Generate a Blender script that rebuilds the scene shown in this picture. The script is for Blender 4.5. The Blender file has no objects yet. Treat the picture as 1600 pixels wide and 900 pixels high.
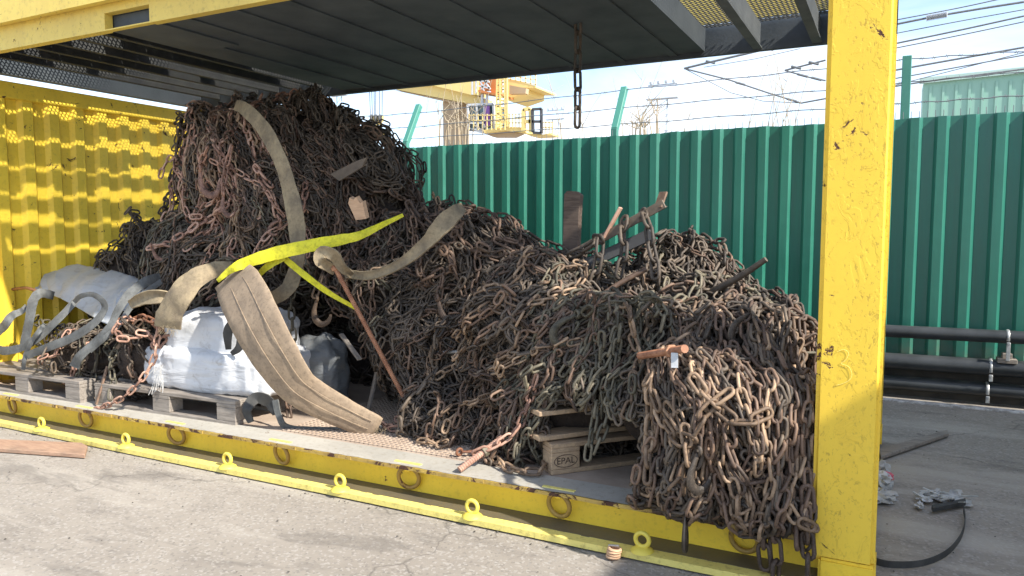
import bpy, bmesh, math, random
import numpy as np
random.seed(7)
RNG = np.random.default_rng(11)
S = bpy.context.scene
COL = S.collection

# ------------------------------------------------------------------ camera
FP, CH = 1160.0, 1.3
YAW, PIT = math.radians(27), math.atan(92 / 1160.0)
CF = np.array((-math.sin(YAW) * math.cos(PIT), math.cos(YAW) * math.cos(PIT), -math.sin(PIT)))
CR = np.array((math.cos(YAW), math.sin(YAW), 0.0))
CU = np.array((-math.sin(YAW) * math.sin(PIT), math.cos(YAW) * math.sin(PIT), math.cos(PIT)))
CAM = np.array((0, 0, CH))
cd = bpy.data.cameras.new('camera')
cam = bpy.data.objects.new('camera', cd)
COL.objects.link(cam)
cd.sensor_width = 36
cd.lens = 36 * FP / 1600
cd.clip_start, cd.clip_end = .05, 3000
cam.location = CAM
cam.rotation_euler = (math.pi / 2 - PIT, 0, YAW)
S.camera = cam


def ray(x, y):
    return CF + CR * ((x - 800) / FP) + CU * ((450 - y) / FP)


def at(x, y, Y=None, Z=None, X=None):
    """the point of the place seen along a sight line, on the plane Y=, Z= or X= it stands on"""
    d = ray(x, y)
    t = Y / d[1] if Y is not None else ((Z - CH) / d[2] if Z is not None else X / d[0])
    return CAM + d * t


# ------------------------------------------------------------------ materials
class N:
    def __init__(s, name):
        s.m = bpy.data.materials.new(name)
        s.m.use_nodes = True
        s.t = s.m.node_tree
        s.b = s.t.nodes['Principled BSDF']
        s.co = s.t.nodes.new('ShaderNodeTexCoord').outputs['Object']

    def n(s, typ, **kw):
        nd = s.t.nodes.new(typ)
        for k, v in kw.items():
            if k in nd.inputs:
                s.set(nd.inputs[k], v)
            else:
                setattr(nd, k, v)
        return nd

    def set(s, sock, v):
        if isinstance(v, bpy.types.NodeSocket):
            s.t.links.new(v, sock)
        elif isinstance(v, (tuple, list)) and len(v) == 3 and len(sock.default_value) == 4:
            sock.default_value = (*v, 1)
        else:
            sock.default_value = v

    def noise(s, scale, detail=4, rough=.55, dist=0.0, stretch=None, off=None):
        co = s.co
        if stretch or off:
            mp = s.n('ShaderNodeMapping')
            s.set(mp.inputs['Vector'], co)
            if stretch:
                mp.inputs['Scale'].default_value = stretch
            if off:
                mp.inputs['Location'].default_value = off
            co = mp.outputs[0]
        nd = s.n('ShaderNodeTexNoise', Scale=scale, Detail=detail, Roughness=rough, Distortion=dist)
        s.set(nd.inputs['Vector'], co)
        return nd.outputs['Fac']

    def vor(s, scale, feature='F1', out='Distance', rnd=1.0):
        nd = s.n('ShaderNodeTexVoronoi')
        nd.feature = feature
        nd.inputs['Scale'].default_value = scale
        nd.inputs['Randomness'].default_value = rnd
        s.set(nd.inputs['Vector'], s.co)
        return nd.outputs[out]

    def ramp(s, fac, *stops):
        nd = s.n('ShaderNodeValToRGB')
        cr = nd.color_ramp
        while len(cr.elements) < len(stops):
            cr.elements.new(.5)
        for e, (p, c) in zip(cr.elements, stops):
            e.position = p
            e.color = (*c, 1) if isinstance(c, (tuple, list)) else (c, c, c, 1)
        s.set(nd.inputs['Fac'], fac)
        return nd.outputs['Color']

    def mix(s, fac, a, b, mode='MIX'):
        nd = s.n('ShaderNodeMix', data_type='RGBA', blend_type=mode)
        s.set(nd.inputs['Factor'], fac)
        s.set(nd.inputs['A'] if False else nd.inputs[6], a)
        s.set(nd.inputs[7], b)
        return nd.outputs[2]

    def math(s, op, a, b=0.0):
        nd = s.n('ShaderNodeMath', operation=op)
        s.set(nd.inputs[0], a)
        s.set(nd.inputs[1], b)
        return nd.outputs[0]

    def bump(s, h, strength=.3, dist=.01, prev=None):
        nd = s.n('ShaderNodeBump', Strength=strength, Distance=dist)
        s.set(nd.inputs['Height'], h)
        if prev is not None:
            s.set(nd.inputs['Normal'], prev)
        return nd.outputs['Normal']

    def done(s, col, rough=.7, metal=0.0, normal=None, spec=None):
        s.set(s.b.inputs['Base Color'], col)
        s.set(s.b.inputs['Roughness'], rough)
        s.b.inputs['Metallic'].default_value = metal
        if spec is not None:
            s.b.inputs['Specular IOR Level'].default_value = spec
        if normal is not None:
            s.set(s.b.inputs['Normal'], normal)
        return s.m


def rust(name, dark, mid, light, bright=.75, rough=.62):
    mid = tuple(x * 1.22 for x in mid)
    light = tuple(x * 1.12 for x in light)
    k = N(name)
    isl = k.n('ShaderNodeNewGeometry').outputs['Random Per Island']
    n1 = k.noise(22, 5, .6)
    f = k.math('ADD', k.math('MULTIPLY', n1, .65), k.math('MULTIPLY', isl, .38))
    c = k.ramp(f, (.28, dark), (.52, mid), (bright, light))
    n2 = k.noise(160, 3, .7)
    c = k.mix(k.math('MULTIPLY', k.ramp(n2, (.5, 0.0), (.72, 1.0)), .5), c, tuple(min(1, x * 1.6 + .03) for x in mid))
    return k.done(c, rough, .0, k.bump(n2, .35, .002), .45)


def yellow(name, base, dark, chip=.68, rustc=(.09, .035, .02), peel=.0, rough=.5, dirt=.35, seed=0.0, fine=.0):
    k = N(name)
    big = k.noise(1.3, 5, .6, off=(seed, seed, 0))
    streak = k.noise(5, 4, .6, stretch=(1.6, 1.6, .22), off=(seed * 2, 1, 0))
    c = k.mix(k.ramp(k.math('ADD', k.math('MULTIPLY', big, .6), k.math('MULTIPLY', streak, .4)), (.38, 0.0), (.68, 1.0)), base, dark)
    d = k.noise(38, 6, .7)
    c = k.mix(k.math('MULTIPLY', k.ramp(d, (.52, 0.0), (.75, 1.0)), dirt), c, (.16, .105, .03))
    p = k.noise(7.5, 9, .72, 1.2, off=(3 + seed, 0, 0))
    nrm = None
    if peel:
        msk = k.ramp(k.noise(2.4, 4, .65, off=(seed, 0, 4), stretch=(2.6, 1, .55)), (.42, 0.0), (.60, 1.0))
        pe = k.noise(10, 6, .6, .9, off=(seed, 7, 0), stretch=(1, 1, .6))
        ridge = k.math('ABSOLUTE', k.math('SUBTRACT', pe, .5))
        ed = k.math('MULTIPLY', k.ramp(ridge, (.0, 1.0), (.007, 0.0)), k.ramp(k.noise(5, 3, .6, off=(1, seed, 2)), (.50, 0.0), (.58, 1.0)))
        fl = k.math('MULTIPLY', k.ramp(k.noise(62, 4, .7, .4, stretch=(1.3, 1, .7)), (.57, 0.0), (.62, 1.0)), msk)
        c = k.mix(k.math('MULTIPLY', ed, .5), c, (.26, .15, .02))
        c = k.mix(k.math('MULTIPLY', fl, .55), c, (.36, .22, .03))
        hgt = k.math('ADD', k.math('MULTIPLY', k.ramp(pe, (.485, 0.0), (.515, 1.0)), .5), k.math('MULTIPLY', fl, -.8))
        nrm = k.bump(hgt, peel, .006)
    if fine:
        nrm = k.bump(k.noise(60, 5, .7), fine, .006, nrm)
    ch = k.ramp(p, (chip, 0.0), (chip + .012, 1.0))
    c = k.mix(ch, c, rustc)
    nrm = k.bump(k.math('SUBTRACT', 1.0, ch), .5, .003, nrm)
    return k.done(c, k.mix(ch, (rough,) * 3, (.85,) * 3), 0, nrm)


def simple(name, a, b, scale=8, rough=.7, bump=.2, bscale=60, bd=.003, metal=0.0, stretch=None, detail=5):
    k = N(name)
    c = k.mix(k.ramp(k.noise(scale, detail, .62, stretch=stretch), (.33, 0.0), (.68, 1.0)), a, b)
    return k.done(c, rough, metal, k.bump(k.noise(bscale, 4, .65, stretch=stretch), bump, bd))


def webbing(name, a, b, period=160, rough=.85):
    k = N(name)
    w = k.n('ShaderNodeTexWave', Scale=period, Distortion=2.5)
    w.bands_direction = 'DIAGONAL'
    k.set(w.inputs['Vector'], k.co)
    c = k.mix(k.ramp(k.noise(9, 6, .65), (.33, 0.0), (.68, 1.0)), a, b)
    c = k.mix(k.math('MULTIPLY', k.ramp(k.noise(50, 4, .7), (.48, 0.0), (.68, 1.0)), .6), c, tuple(x * .40 for x in a))
    return k.done(c, rough, 0, k.bump(k.math('ADD', w.outputs['Fac'], k.noise(120, 3, .6)), .35, .002))


def cloth(name, a, b, crease=5.0, fold=.35):
    k = N(name)
    c = k.mix(k.ramp(k.noise(4, 6, .6), (.35, 0.0), (.7, 1.0)), a, b)
    c = k.mix(k.math('MULTIPLY', k.ramp(k.noise(11, 6, .72, .8), (.54, 0.0), (.74, 1.0)), .6), c, (.23, .19, .15))
    wv = k.noise(crease, 3, .5, .8, stretch=(.7, 1, 2.6))
    nb = k.bump(wv, fold, .05)
    w = k.n('ShaderNodeTexWave', Scale=90, Distortion=.5)
    w.bands_direction = 'Z'
    k.set(w.inputs['Vector'], k.co)
    nb = k.bump(k.math('ADD', w.outputs['Fac'], k.noise(180, 2, .5)), .12, .001, nb)
    return k.done(c, .55, 0, nb)


def wood(name, a, b, rough=.8):
    k = N(name)
    g = k.noise(7, 6, .65, .6, stretch=(1.2, 9, 9))
    c = k.mix(k.ramp(g, (.35, 0.0), (.65, 1.0)), a, b)
    c = k.mix(k.math('MULTIPLY', k.ramp(k.noise(4, 4, .6), (.5, 0.0), (.75, 1.0)), .6), c, (.11, .085, .065))
    return k.done(c, rough, 0, k.bump(g, .4, .004))


M = {}
M['rust'] = rust('rust_brown', (.030, .019, .013), (.082, .051, .035), (.20, .125, .082))
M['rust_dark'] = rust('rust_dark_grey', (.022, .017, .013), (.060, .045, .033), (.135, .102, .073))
M['rust_pink'] = rust('rust_pink', (.085, .044, .032), (.29, .160, .112), (.50, .32, .235))
M['rust_olive'] = rust('rust_olive', (.028, .024, .016), (.075, .066, .045), (.18, .15, .10))
M['rust_orange'] = rust('rust_orange', (.065, .030, .018), (.20, .085, .045), (.40, .20, .11))
M['rust_tan'] = rust('rust_tan', (.050, .032, .020), (.145, .094, .058), (.40, .275, .175))  # light tone raised so the front chains look sunlit
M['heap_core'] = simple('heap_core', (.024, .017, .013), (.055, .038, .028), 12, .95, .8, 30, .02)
M['post'] = yellow('post_paint', (.86, .585, .05), (.80, .52, .045), 0.642, peel=.24, dirt=.10, rough=.62, seed=1.0)
M['wallp'] = yellow('wall_paint', (.90, .64, .055), (.76, .53, .045), .632, dirt=.30, seed=4.0, fine=.12)
M['base'] = yellow('base_paint', (.92, .63, .045), (.80, .53, .04), .65, dirt=.28, seed=2.0, fine=.2)
M['eye'] = yellow('eye_paint', (.80, .66, .11), (.70, .54, .07), .70, dirt=.2, seed=6.0, fine=.3)
M['rail'] = yellow('rail_paint', (.80, .60, .12), (.66, .48, .10), .645, dirt=.4, seed=9.0, fine=.1)
M['flange'] = yellow('flange_paint', (.80, .68, .20), (.70, .57, .15), .67, rustc=(.13, .11, .085), dirt=.6, seed=5.0, fine=.2)
M['shade_grime'] = yellow('shade_grime_paint', (.10, .085, .060), (.15, .12, .065), .74, rustc=(.60, .50, .18), dirt=.5, seed=11.0, fine=.3)  # dirt colour darkened to stand for the deck overhang's shadow too
M['ring'] = yellow('ring_paint', (.38, .24, .045), (.26, .14, .04), .60, dirt=.5, seed=12.0, fine=.4)
M['edge'] = yellow('deck_edge_paint', (.46, .43, .37), (.34, .32, .28), .66, rustc=(.16, .08, .035), dirt=.5, seed=3.0, fine=.3)
M['nose'] = yellow('deck_nose_paint', (.55, .38, .08), (.20, .11, .05), .52, rustc=(.07, .03, .018), dirt=.8, seed=8.0, fine=.5)
M['deck'] = simple('deck_plate', (.33, .25, .19), (.46, .37, .29), 5, .85, .5, 90, .004)
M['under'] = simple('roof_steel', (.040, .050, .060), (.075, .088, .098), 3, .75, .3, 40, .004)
M['grate'] = simple('grate_steel', (.025, .027, .028), (.05, .05, .045), 9, .8)
M['beam'] = simple('roof_beam', (.075, .086, .095), (.13, .14, .145), 6, .75, .4, 50, .004)
M['fence'] = None
M['galv'] = simple('galvanised', (.35, .36, .36), (.55, .55, .54), 20, .45, .2, 80, .002, .6)
M['pipe'] = simple('black_pipe', (.022, .025, .027), (.05, .055, .058), 4, .42, .15, 30, .004)
M['wire'] = simple('wire_steel', (.10, .11, .12), (.17, .18, .19), 20, .6)
M['reed'] = simple('dry_reed', (.36, .27, .17), (.5, .42, .3), 6, .9)
M['sling'] = webbing('sling_canvas', (.37, .275, .185), (.24, .18, .125), 70)
M['beige'] = webbing('strap_beige', (.37, .29, .175), (.16, .125, .085))
M['greystrap'] = webbing('strap_grey', (.175, .178, .17), (.075, .077, .074))
M['yellowstrap'] = webbing('strap_yellow', (.85, .78, .02), (.62, .58, .03), 200, .6)
M['black'] = simple('black_rubber', (.025, .025, .024), (.06, .058, .054), 10, .75)
M['whitebag'] = cloth('woven_white', (.64, .645, .65), (.52, .53, .55))
M['greybag'] = cloth('woven_grey', (.50, .51, .52), (.40, .42, .43), 6, .3)
M['sheetp'] = cloth('clear_sheet', (.17, .18, .185), (.10, .107, .11), 9)
M['wood'] = wood('pallet_wood', (.50, .35, .21), (.32, .225, .145))
M['stake'] = wood('brown_stub', (.17, .12, .09), (.09, .06, .045))
M['woodgrey'] = wood('weathered_wood', (.30, .26, .22), (.18, .155, .13))
M['woodred'] = wood('reddish_plank', (.42, .27, .18), (.30, .18, .12))
M['woodraw'] = wood('fresh_wood', (.62, .40, .24), (.48, .29, .17))
M['ink'] = simple('ink', (.05, .03, .02), (.09, .06, .04), 60, .9)
M['chalk'] = simple('chalk', (.90, .74, .22), (.88, .66, .10), 120, .95)
M['plastic'] = simple('litter_white', (.56, .55, .53), (.36, .35, .33), 14, .5, .6, 30, .01)
M['pinklit'] = simple('litter_red', (.5, .05, .09), (.62, .15, .18), 14, .5)
M['whitewall'] = simple('warehouse_green', (.24, .42, .34), (.28, .47, .38), .2, .6, .1, 2, .02)
M['whiteroof'] = simple('warehouse_trim', (.36, .50, .44), (.42, .55, .5), .2, .6)
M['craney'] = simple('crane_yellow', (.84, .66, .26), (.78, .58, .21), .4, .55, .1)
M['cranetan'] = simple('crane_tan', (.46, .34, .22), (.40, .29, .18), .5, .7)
M['craner'] = simple('crane_orange', (.60, .22, .06), (.50, .18, .05), 1, .6)
M['cranew'] = simple('crane_white', (.62, .64, .66), (.52, .54, .56), 1, .5)
M['crane_dark'] = simple('crane_dark', (.05, .05, .055), (.09, .09, .09), 1, .6)
M['purple'] = simple('purple_panel', (.22, .09, .33), (.18, .07, .28), 1, .5)
M['mast'] = simple('mast_grey', (.35, .38, .42), (.42, .45, .48), 1, .6)
M['boxtan'] = simple('container_paint', (.80, .76, .68), (.74, .70, .63), 2, .6)  # unseen neighbour, made near-white to bounce light onto the shaded yard
k = N('cab_glass')
M['glass'] = k.done(k.mix(k.noise(1.2, 3), (.04, .07, .08), (.10, .15, .16)), .08, 0, None, .8)
k = N('fence_green')
st = k.noise(3, 5, .6, stretch=(6, 6, .5))
c = k.mix(k.ramp(st, (.35, 0.0), (.7, 1.0)), (.013, .135, .092), (.018, .18, .12))
c = k.mix(k.math('MULTIPLY', k.ramp(k.noise(30, 5, .7, stretch=(3, 3, .5)), (.62, 0.0), (.75, 1.0)), .25), c, (.12, .22, .18))
pn = k.n('ShaderNodeSeparateXYZ')
k.set(pn.inputs[0], k.co)
band = k.n('ShaderNodeTexWhiteNoise', noise_dimensions='1D')
k.set(band.inputs['W'], k.math('FLOOR', k.math('DIVIDE', pn.outputs[0], .94)))
c = k.mix(k.math('MULTIPLY', band.outputs['Value'], .35), c, (.028, .15, .125))
spl = k.math('SUBTRACT', k.math('MULTIPLY', k.noise(7, 6, .7), .9), k.math('MULTIPLY', pn.outputs[2], 1.3))
c = k.mix(k.math('MULTIPLY', k.ramp(spl, (.18, 0.0), (.48, 1.0)), .6), c, (.13, .115, .085))
M['fence'] = k.done(c, k.ramp(st, (.3, .34), (.7, .46)), 0, k.bump(k.noise(2.2, 4, .5), .25, .03, k.bump(k.noise(9, 3, .5), .08, .01)), .6)
k = N('fence_post_green')
M['fpost'] = k.done(k.mix(k.noise(12, 5, .6), (.045, .20, .155), (.075, .26, .20)), .5, 0, None)

# ground: worn concrete with grit, stains and cracks
k = N('yard_concrete')
big = k.noise(.7, 6, .62)
c = k.mix(k.ramp(big, (.36, 0.0), (.66, 1.0)), (.262, .230, .192), (.335, .298, .252))
c = k.mix(k.math('MULTIPLY', k.ramp(k.noise(3.1, 6, .66, .5, stretch=(.6, 1.4, 1)), (.52, 0.0), (.72, 1.0)), .55), c, (.185, .163, .14))
v = k.vor(95, out='Color')
sp = k.n('ShaderNodeSeparateColor')
k.set(sp.inputs[0], v)
c = k.mix(k.math('MULTIPLY', k.ramp(sp.outputs[0], (.80, 0.0), (.86, 1.0)), .42), c, (.45, .42, .38))
c = k.mix(k.math('MULTIPLY', k.ramp(sp.outputs[1], (.86, 0.0), (.9, 1.0)), .4), c, (.15, .135, .12))
c = k.mix(k.math('MULTIPLY', k.ramp(k.noise(240, 3, .7), (.48, 0.0), (.66, 1.0)), .35), c, (.22, .20, .185))
c = k.mix(k.ramp(k.noise(11, 6, .7, off=(4, 2, 0)), (.72, 0.0), (.78, .45)), c, (.13, .12, .11))
hgt = k.math('ADD', k.math('MULTIPLY', k.noise(130, 5, .75), .6), k.math('MULTIPLY', k.noise(14, 5, .6), .6))
ck = k.n('ShaderNodeTexVoronoi')
ck.feature = 'DISTANCE_TO_EDGE'
ck.inputs['Scale'].default_value = .55
wp = k.n('ShaderNodeVectorMath', operation='ADD')
k.set(wp.inputs[0], k.co)
nz_ = k.n('ShaderNodeTexNoise', Scale=2.2, Detail=6)
k.set(nz_.inputs['Vector'], k.co)
sc_ = k.n('ShaderNodeVectorMath', operation='SCALE')
k.set(sc_.inputs[0], nz_.outputs['Color'])
sc_.inputs['Scale'].default_value = .9
k.set(wp.inputs[1], sc_.outputs[0])
k.set(ck.inputs['Vector'], wp.outputs[0])
c = k.mix(k.math('MULTIPLY', k.ramp(ck.outputs['Distance'], (.0, 1.0), (.007, 0.0)), .6), c, (.09, .08, .07))
c = k.mix(k.math('MULTIPLY', k.ramp(k.noise(1.6, 5, .6, .3, stretch=(.35, 1.8, 1), off=(9, 4, 0)), (.52, 0.0), (.66, 1.0)), .65), c, (.43, .39, .335))
c = k.mix(k.math('MULTIPLY', k.ramp(k.noise(2.4, 5, .65, .3, stretch=(.5, 1.6, 1), off=(2, 14, 0)), (.56, 0.0), (.64, 1.0)), .48), c, (.135, .12, .105))
M['ground'] = k.done(c, .9, 0, k.bump(hgt, .55, .008), .3)
k = N('kerb_line')
M['kerb'] = k.done(k.mix(k.ramp(k.noise(14, 6, .7), (.42, 0.0), (.58, 1.0)), (.30, .28, .26), (.62, .60, .57)), .9)
M['lowwall'] = simple('low_wall', (.055, .05, .045), (.12, .105, .085), 5, .9, .5, 30, .01)

# ------------------------------------------------------------------ objects
ORIG = {}


def tag(o, label=None, cat=None, group=None, kind=None):
    if label:
        o['label'] = label
    if cat:
        o['category'] = cat
    if group:
        o['group'] = group
    if kind:
        o['kind'] = kind
    return o


def thing(name, label, cat, loc=(0, 0, 0), group=None):
    o = bpy.data.objects.new(name, None)
    o.empty_display_size = .1
    COL.objects.link(o)
    o.location = loc
    ORIG[o] = np.array(loc, float)
    return tag(o, label, cat, group)


class MB:
    """collects vertices and faces of ONE mesh"""

    def __init__(s):
        s.v, s.f, s.n = [], [], 0

    def add(s, V, F):
        V = np.asarray(V, float)
        s.v.append(V)
        s.f += [tuple(int(i) + s.n for i in f) for f in F]
        s.n += len(V)
        return s

    def box(s, x0, x1, y0, y1, z0, z1, rot=None, c=None):
        V = np.array([(x, y, z) for x in (x0, x1) for y in (y0, y1) for z in (z0, z1)], float)
        if rot is not None:
            V = V @ np.asarray(rot).T
        if c is not None:
            V = V + np.asarray(c)
        return s.add(V, [(0, 1, 3, 2), (4, 6, 7, 5), (0, 4, 5, 1), (2, 3, 7, 6), (0, 2, 6, 4), (1, 5, 7, 3)])

    def bar(s, a, b, w, h, up=(0, 0, 1)):
        a, b = np.asarray(a, float), np.asarray(b, float)
        t = b - a
        L = np.linalg.norm(t)
        t /= L
        u = np.cross(up, t)
        if np.linalg.norm(u) < 1e-4:
            u = np.cross((0, 1, 0), t)
        u /= np.linalg.norm(u)
        w2 = np.cross(t, u)
        R = np.stack([u, w2, t], 1)
        return s.box(-w / 2, w / 2, -h / 2, h / 2, 0, L, R, a)

    def prism(s, pts, d):
        """polygon extruded along vector d"""
        P = np.asarray(pts, float)
        n = len(P)
        V = np.concatenate([P, P + np.asarray(d, float)])
        F = [tuple(range(n))[::-1], tuple(range(n, 2 * n))] + [(i, (i + 1) % n, n + (i + 1) % n, n + i) for i in range(n)]
        return s.add(V, F)

    def tube(s, path, r, sides=8, closed=False, flat=1.0, up=(0, 0, 1), cap=True):
        P = np.asarray(path, float)
        n = len(P)
        r = np.broadcast_to(np.asarray(r, float), (n,))
        if closed:
            T = np.roll(P, -1, 0) - np.roll(P, 1, 0)
        else:
            T = np.gradient(P, axis=0)
        T /= np.linalg.norm(T, axis=1)[:, None] + 1e-12
        u = np.cross(T[0], up)
        if np.linalg.norm(u) < 1e-3:
            u = np.cross(T[0], (1, 0, 0))
        u /= np.linalg.norm(u)
        U = []
        for i in range(n):
            u = u - T[i] * (u @ T[i])
            u /= np.linalg.norm(u) + 1e-12
            U.append(u)
        U = np.array(U)
        W = np.cross(T, U)
        a = np.arange(sides) * 2 * math.pi / sides
        V = P[:, None] + r[:, None, None] * (np.cos(a)[None, :, None] * U[:, None] + flat * np.sin(a)[None, :, None] * W[:, None])
        F = []
        for i in range(n if closed else n - 1):
            j = (i + 1) % n
            for q in range(sides):
                w = (q + 1) % sides
                F.append((i * sides + q, i * sides + w, j * sides + w, j * sides + q))
        if not closed and cap:
            F += [tuple(range(sides))[::-1], tuple((n - 1) * sides + q for q in range(sides))]
        return s.add(V.reshape(-1, 3), F)

    def ring(s, c, R, r, axis=(0, 1, 0), n=20, sides=7, sx=1.0):
        axis = np.asarray(axis, float)
        u = np.cross(axis, (0, 0, 1))
        if np.linalg.norm(u) < 1e-3:
            u = np.array((1.0, 0, 0))
        u /= np.linalg.norm(u)
        w = np.cross(u, axis)
        a = np.arange(n) * 2 * math.pi / n
        return s.tube(np.asarray(c) + R * (sx * np.cos(a)[:, None] * u + np.sin(a)[:, None] * w), r, sides, True, up=axis)

    def build(s, name, mat, parent=None, smooth=False, bevel=0.0, loc=None, seg=1):
        V = np.concatenate(s.v)
        if parent is not None:
            o0 = ORIG[parent]
        elif loc is not None:
            o0 = np.asarray(loc, float)
        else:
            o0 = np.array(((V[:, 0].min() + V[:, 0].max()) / 2, (V[:, 1].min() + V[:, 1].max()) / 2, V[:, 2].min()))
        me = bpy.data.meshes.new(name)
        me.from_pydata((V - o0).tolist(), [], s.f)
        bm = bmesh.new()
        bm.from_mesh(me)
        bmesh.ops.recalc_face_normals(bm, faces=bm.faces)
        if bevel:
            ed = [e for e in bm.edges if len(e.link_faces) == 2 and e.calc_face_angle(0) > .5]
            bmesh.ops.bevel(bm, geom=ed, offset=bevel, segments=seg, affect='EDGES', clamp_overlap=True)
        bm.to_mesh(me)
        bm.free()
        if smooth:
            me.polygons.foreach_set('use_smooth', [True] * len(me.polygons))
            me.set_sharp_from_angle(angle=.9)
        me.materials.append(mat)
        ob = bpy.data.objects.new(name, me)
        COL.objects.link(ob)
        if parent is not None:
            ob.parent = parent
        else:
            ob.location = o0
        ORIG[ob] = o0
        return ob


def fastmesh(name, V, F4, mat, parent=None):
    """a big quad mesh straight from numpy arrays"""
    o0 = ORIG[parent] if parent is not None else np.array((V[:, 0].mean(), V[:, 1].mean(), V[:, 2].min()))
    me = bpy.data.meshes.new(name)
    me.vertices.add(len(V))
    me.vertices.foreach_set('co', (V - o0).astype(np.float32).ravel())
    me.loops.add(F4.size)
    me.loops.foreach_set('vertex_index', F4.astype(np.int32).ravel())
    me.polygons.add(len(F4))
    me.polygons.foreach_set('loop_start', np.arange(len(F4), dtype=np.int32) * 4)
    me.update(calc_edges=True)
    me.polygons.foreach_set('use_smooth', np.ones(len(F4), bool))
    me.materials.append(mat)
    ob = bpy.data.objects.new(name, me)
    COL.objects.link(ob)
    if parent is not None:
        ob.parent = parent
    else:
        ob.location = o0
    ORIG[ob] = o0
    return ob


def smoothpath(P, n):
    """Catmull-Rom through the given rows (any number of columns)"""
    P = np.asarray(P, float)
    P = np.concatenate([[2 * P[0] - P[1]], P, [2 * P[-1] - P[-2]]])
    out = []
    m = len(P) - 3
    for q in np.linspace(0, m - 1e-6, n):
        i = int(q)
        t = q - i
        a, b, c, d = P[i:i + 4]
        out.append(.5 * (2 * b + (c - a) * t + (2 * a - 5 * b + 4 * c - d) * t * t + (3 * b - a - 3 * c + d) * t ** 3))
    return np.array(out)


def ribbon(pts, th=.006, n=28, across=5, sag=0.0, edge=0.0, soft=1.0):
    """a strap: rows of sight x, y, plane Y and width; a solid band with real thickness. Returns an MB."""
    A = smoothpath(pts, n)
    g_ = np.random.default_rng(int(abs(pts[0][0] * 7 + pts[0][1])))
    k1, k2 = g_.uniform(0, 6, 2)
    wob = np.arange(n)
    A[:, 3] *= 1 + .05 * soft * np.sin(wob * .9 + k1) * np.sin(wob * .37 + k2)
    A[:, 2] += .010 * soft * np.sin(wob * .55 + k1) * np.sin(wob * .21 + k2)
    tx = np.gradient(A[:, 0])
    ty = np.gradient(A[:, 1])
    L = np.hypot(tx, ty) + 1e-9
    nx, ny = -ty / L, tx / L
    V = []
    for i in range(n):
        for q in range(across):
            s_ = q / (across - 1) - .5
            s_ *= 1 + g_.normal(0, .018) * soft
            x, y, w = A[i, 0] + nx[i] * s_ * A[i, 3], A[i, 1] + ny[i] * s_ * A[i, 3], A[i, 3]
            V.append(at(x, y, Y=A[i, 2] + sag * (4 * s_ * s_) - edge * s_))
    V = np.array(V).reshape(n, across, 3)
    du = np.gradient(V, axis=0)
    dv = np.gradient(V, axis=1)
    nn = np.cross(du, dv)
    nn /= np.linalg.norm(nn, axis=2)[..., None] + 1e-9
    tocam = CAM - V
    sg = np.sign((nn * tocam).sum(2))[..., None]
    nn = nn * np.where(sg == 0, 1, sg)
    top = (V + nn * th / 2).reshape(-1, 3)
    bot = (V - nn * th / 2).reshape(-1, 3)
    m = n * across
    F = []
    for i in range(n - 1):
        for q in range(across - 1):
            a = i * across + q
            F += [(a, a + 1, a + across + 1, a + across), (m + a, m + a + across, m + a + across + 1, m + a + 1)]
    for i in range(n - 1):
        for q in (0, across - 1):
            a = i * across + q
            F.append((a, a + across, m + a + across, m + a))
    for i in (0, n - 1):
        for q in range(across - 1):
            a = i * across + q
            F.append((a, a + 1, m + a + 1, m + a))
    return MB().add(np.concatenate([top, bot]), F)


def rotz(a):
    return np.array(((math.cos(a), -math.sin(a), 0), (math.sin(a), math.cos(a), 0), (0, 0, 1)))


# ------------------------------------------------------------------ setting
g = MB()
gx = np.concatenate([[-600, -150, -40, -12], np.linspace(-6, 3, 28), [6, 20, 100, 600]])
gy = np.concatenate([[-300, -60, -12, -3], np.linspace(0, 6.2, 20), [9, 30, 120, 900]])
V = []
for x in gx:
    for y in gy:
        z = 0.0
        if -7 < x < 4 and -.5 < y < 6.2:
            z = .004 * math.sin(x * 1.3 + 1) * math.sin(y * 1.1) - .004
        V.append((x, y, z))
m = len(gy)
g.add(V, [(i * m + j, (i + 1) * m + j, (i + 1) * m + j + 1, i * m + j + 1) for i in range(len(gx) - 1) for j in range(m - 1)])
tag(g.build('ground', M['ground'], loc=(0, 0, 0)), kind='structure')

# kerb line and low wall at the foot of the fence
kb = MB().box(-9, 8, 6.22, 6.30, -.02, .012)
tag(kb.build('kerb', M['kerb'], loc=(0, 6.2, 0), bevel=.004), kind='structure')
lw = MB().box(-9, 8, 6.50, 6.72, -.02, .255)
tag(lw.build('low_wall', M['lowwall'], loc=(0, 6.6, 0), bevel=.006), 'low dark stained wall under the green sheet fence', 'wall')

# ------------------------------------------------------------------ fence
FY = 6.62
fence = thing('sheet_fence', 'green ribbed metal sheet fence with barbed wire above, behind the chain heap', 'fence', (-2, FY, .25))
per, x0 = .188, -6.6 + .002
prof = []
x = x0
rib0 = .185 - 60 * per
for i in range(-40 + 60, 60 + 40):
    r = rib0 + i * per + random.uniform(-.0035, .0035)           # right foot of a rib: the face that looks towards the sun
    prof += [(r - .105, FY + random.uniform(-.002, .002)), (r - .083, FY - .026), (r - .026, FY - .026 + random.uniform(-.002, .003)), (r, FY + random.uniform(-.002, .002))]
prof = [q for q in prof if -7 < q[0] < 6.5]
fm = MB()
n = len(prof)
zt, zb = 2.158, .255
V = [(x, y, zb) for x, y in prof] + [(x, y, zt + .004 * math.sin(math.floor(x / .94) * 2.3)) for x, y in prof] + [(x, y + .002, zb) for x, y in prof] + [(x, y + .002, zt + .004 * math.sin(math.floor(x / .94) * 2.3)) for x, y in prof]
F = []
for i in range(n - 1):
    F += [(i, i + 1, n + i + 1, n + i), (2 * n + i, 3 * n + i, 3 * n + i + 1, 2 * n + i + 1), (n + i, n + i + 1, 3 * n + i + 1, 3 * n + i)]
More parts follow.
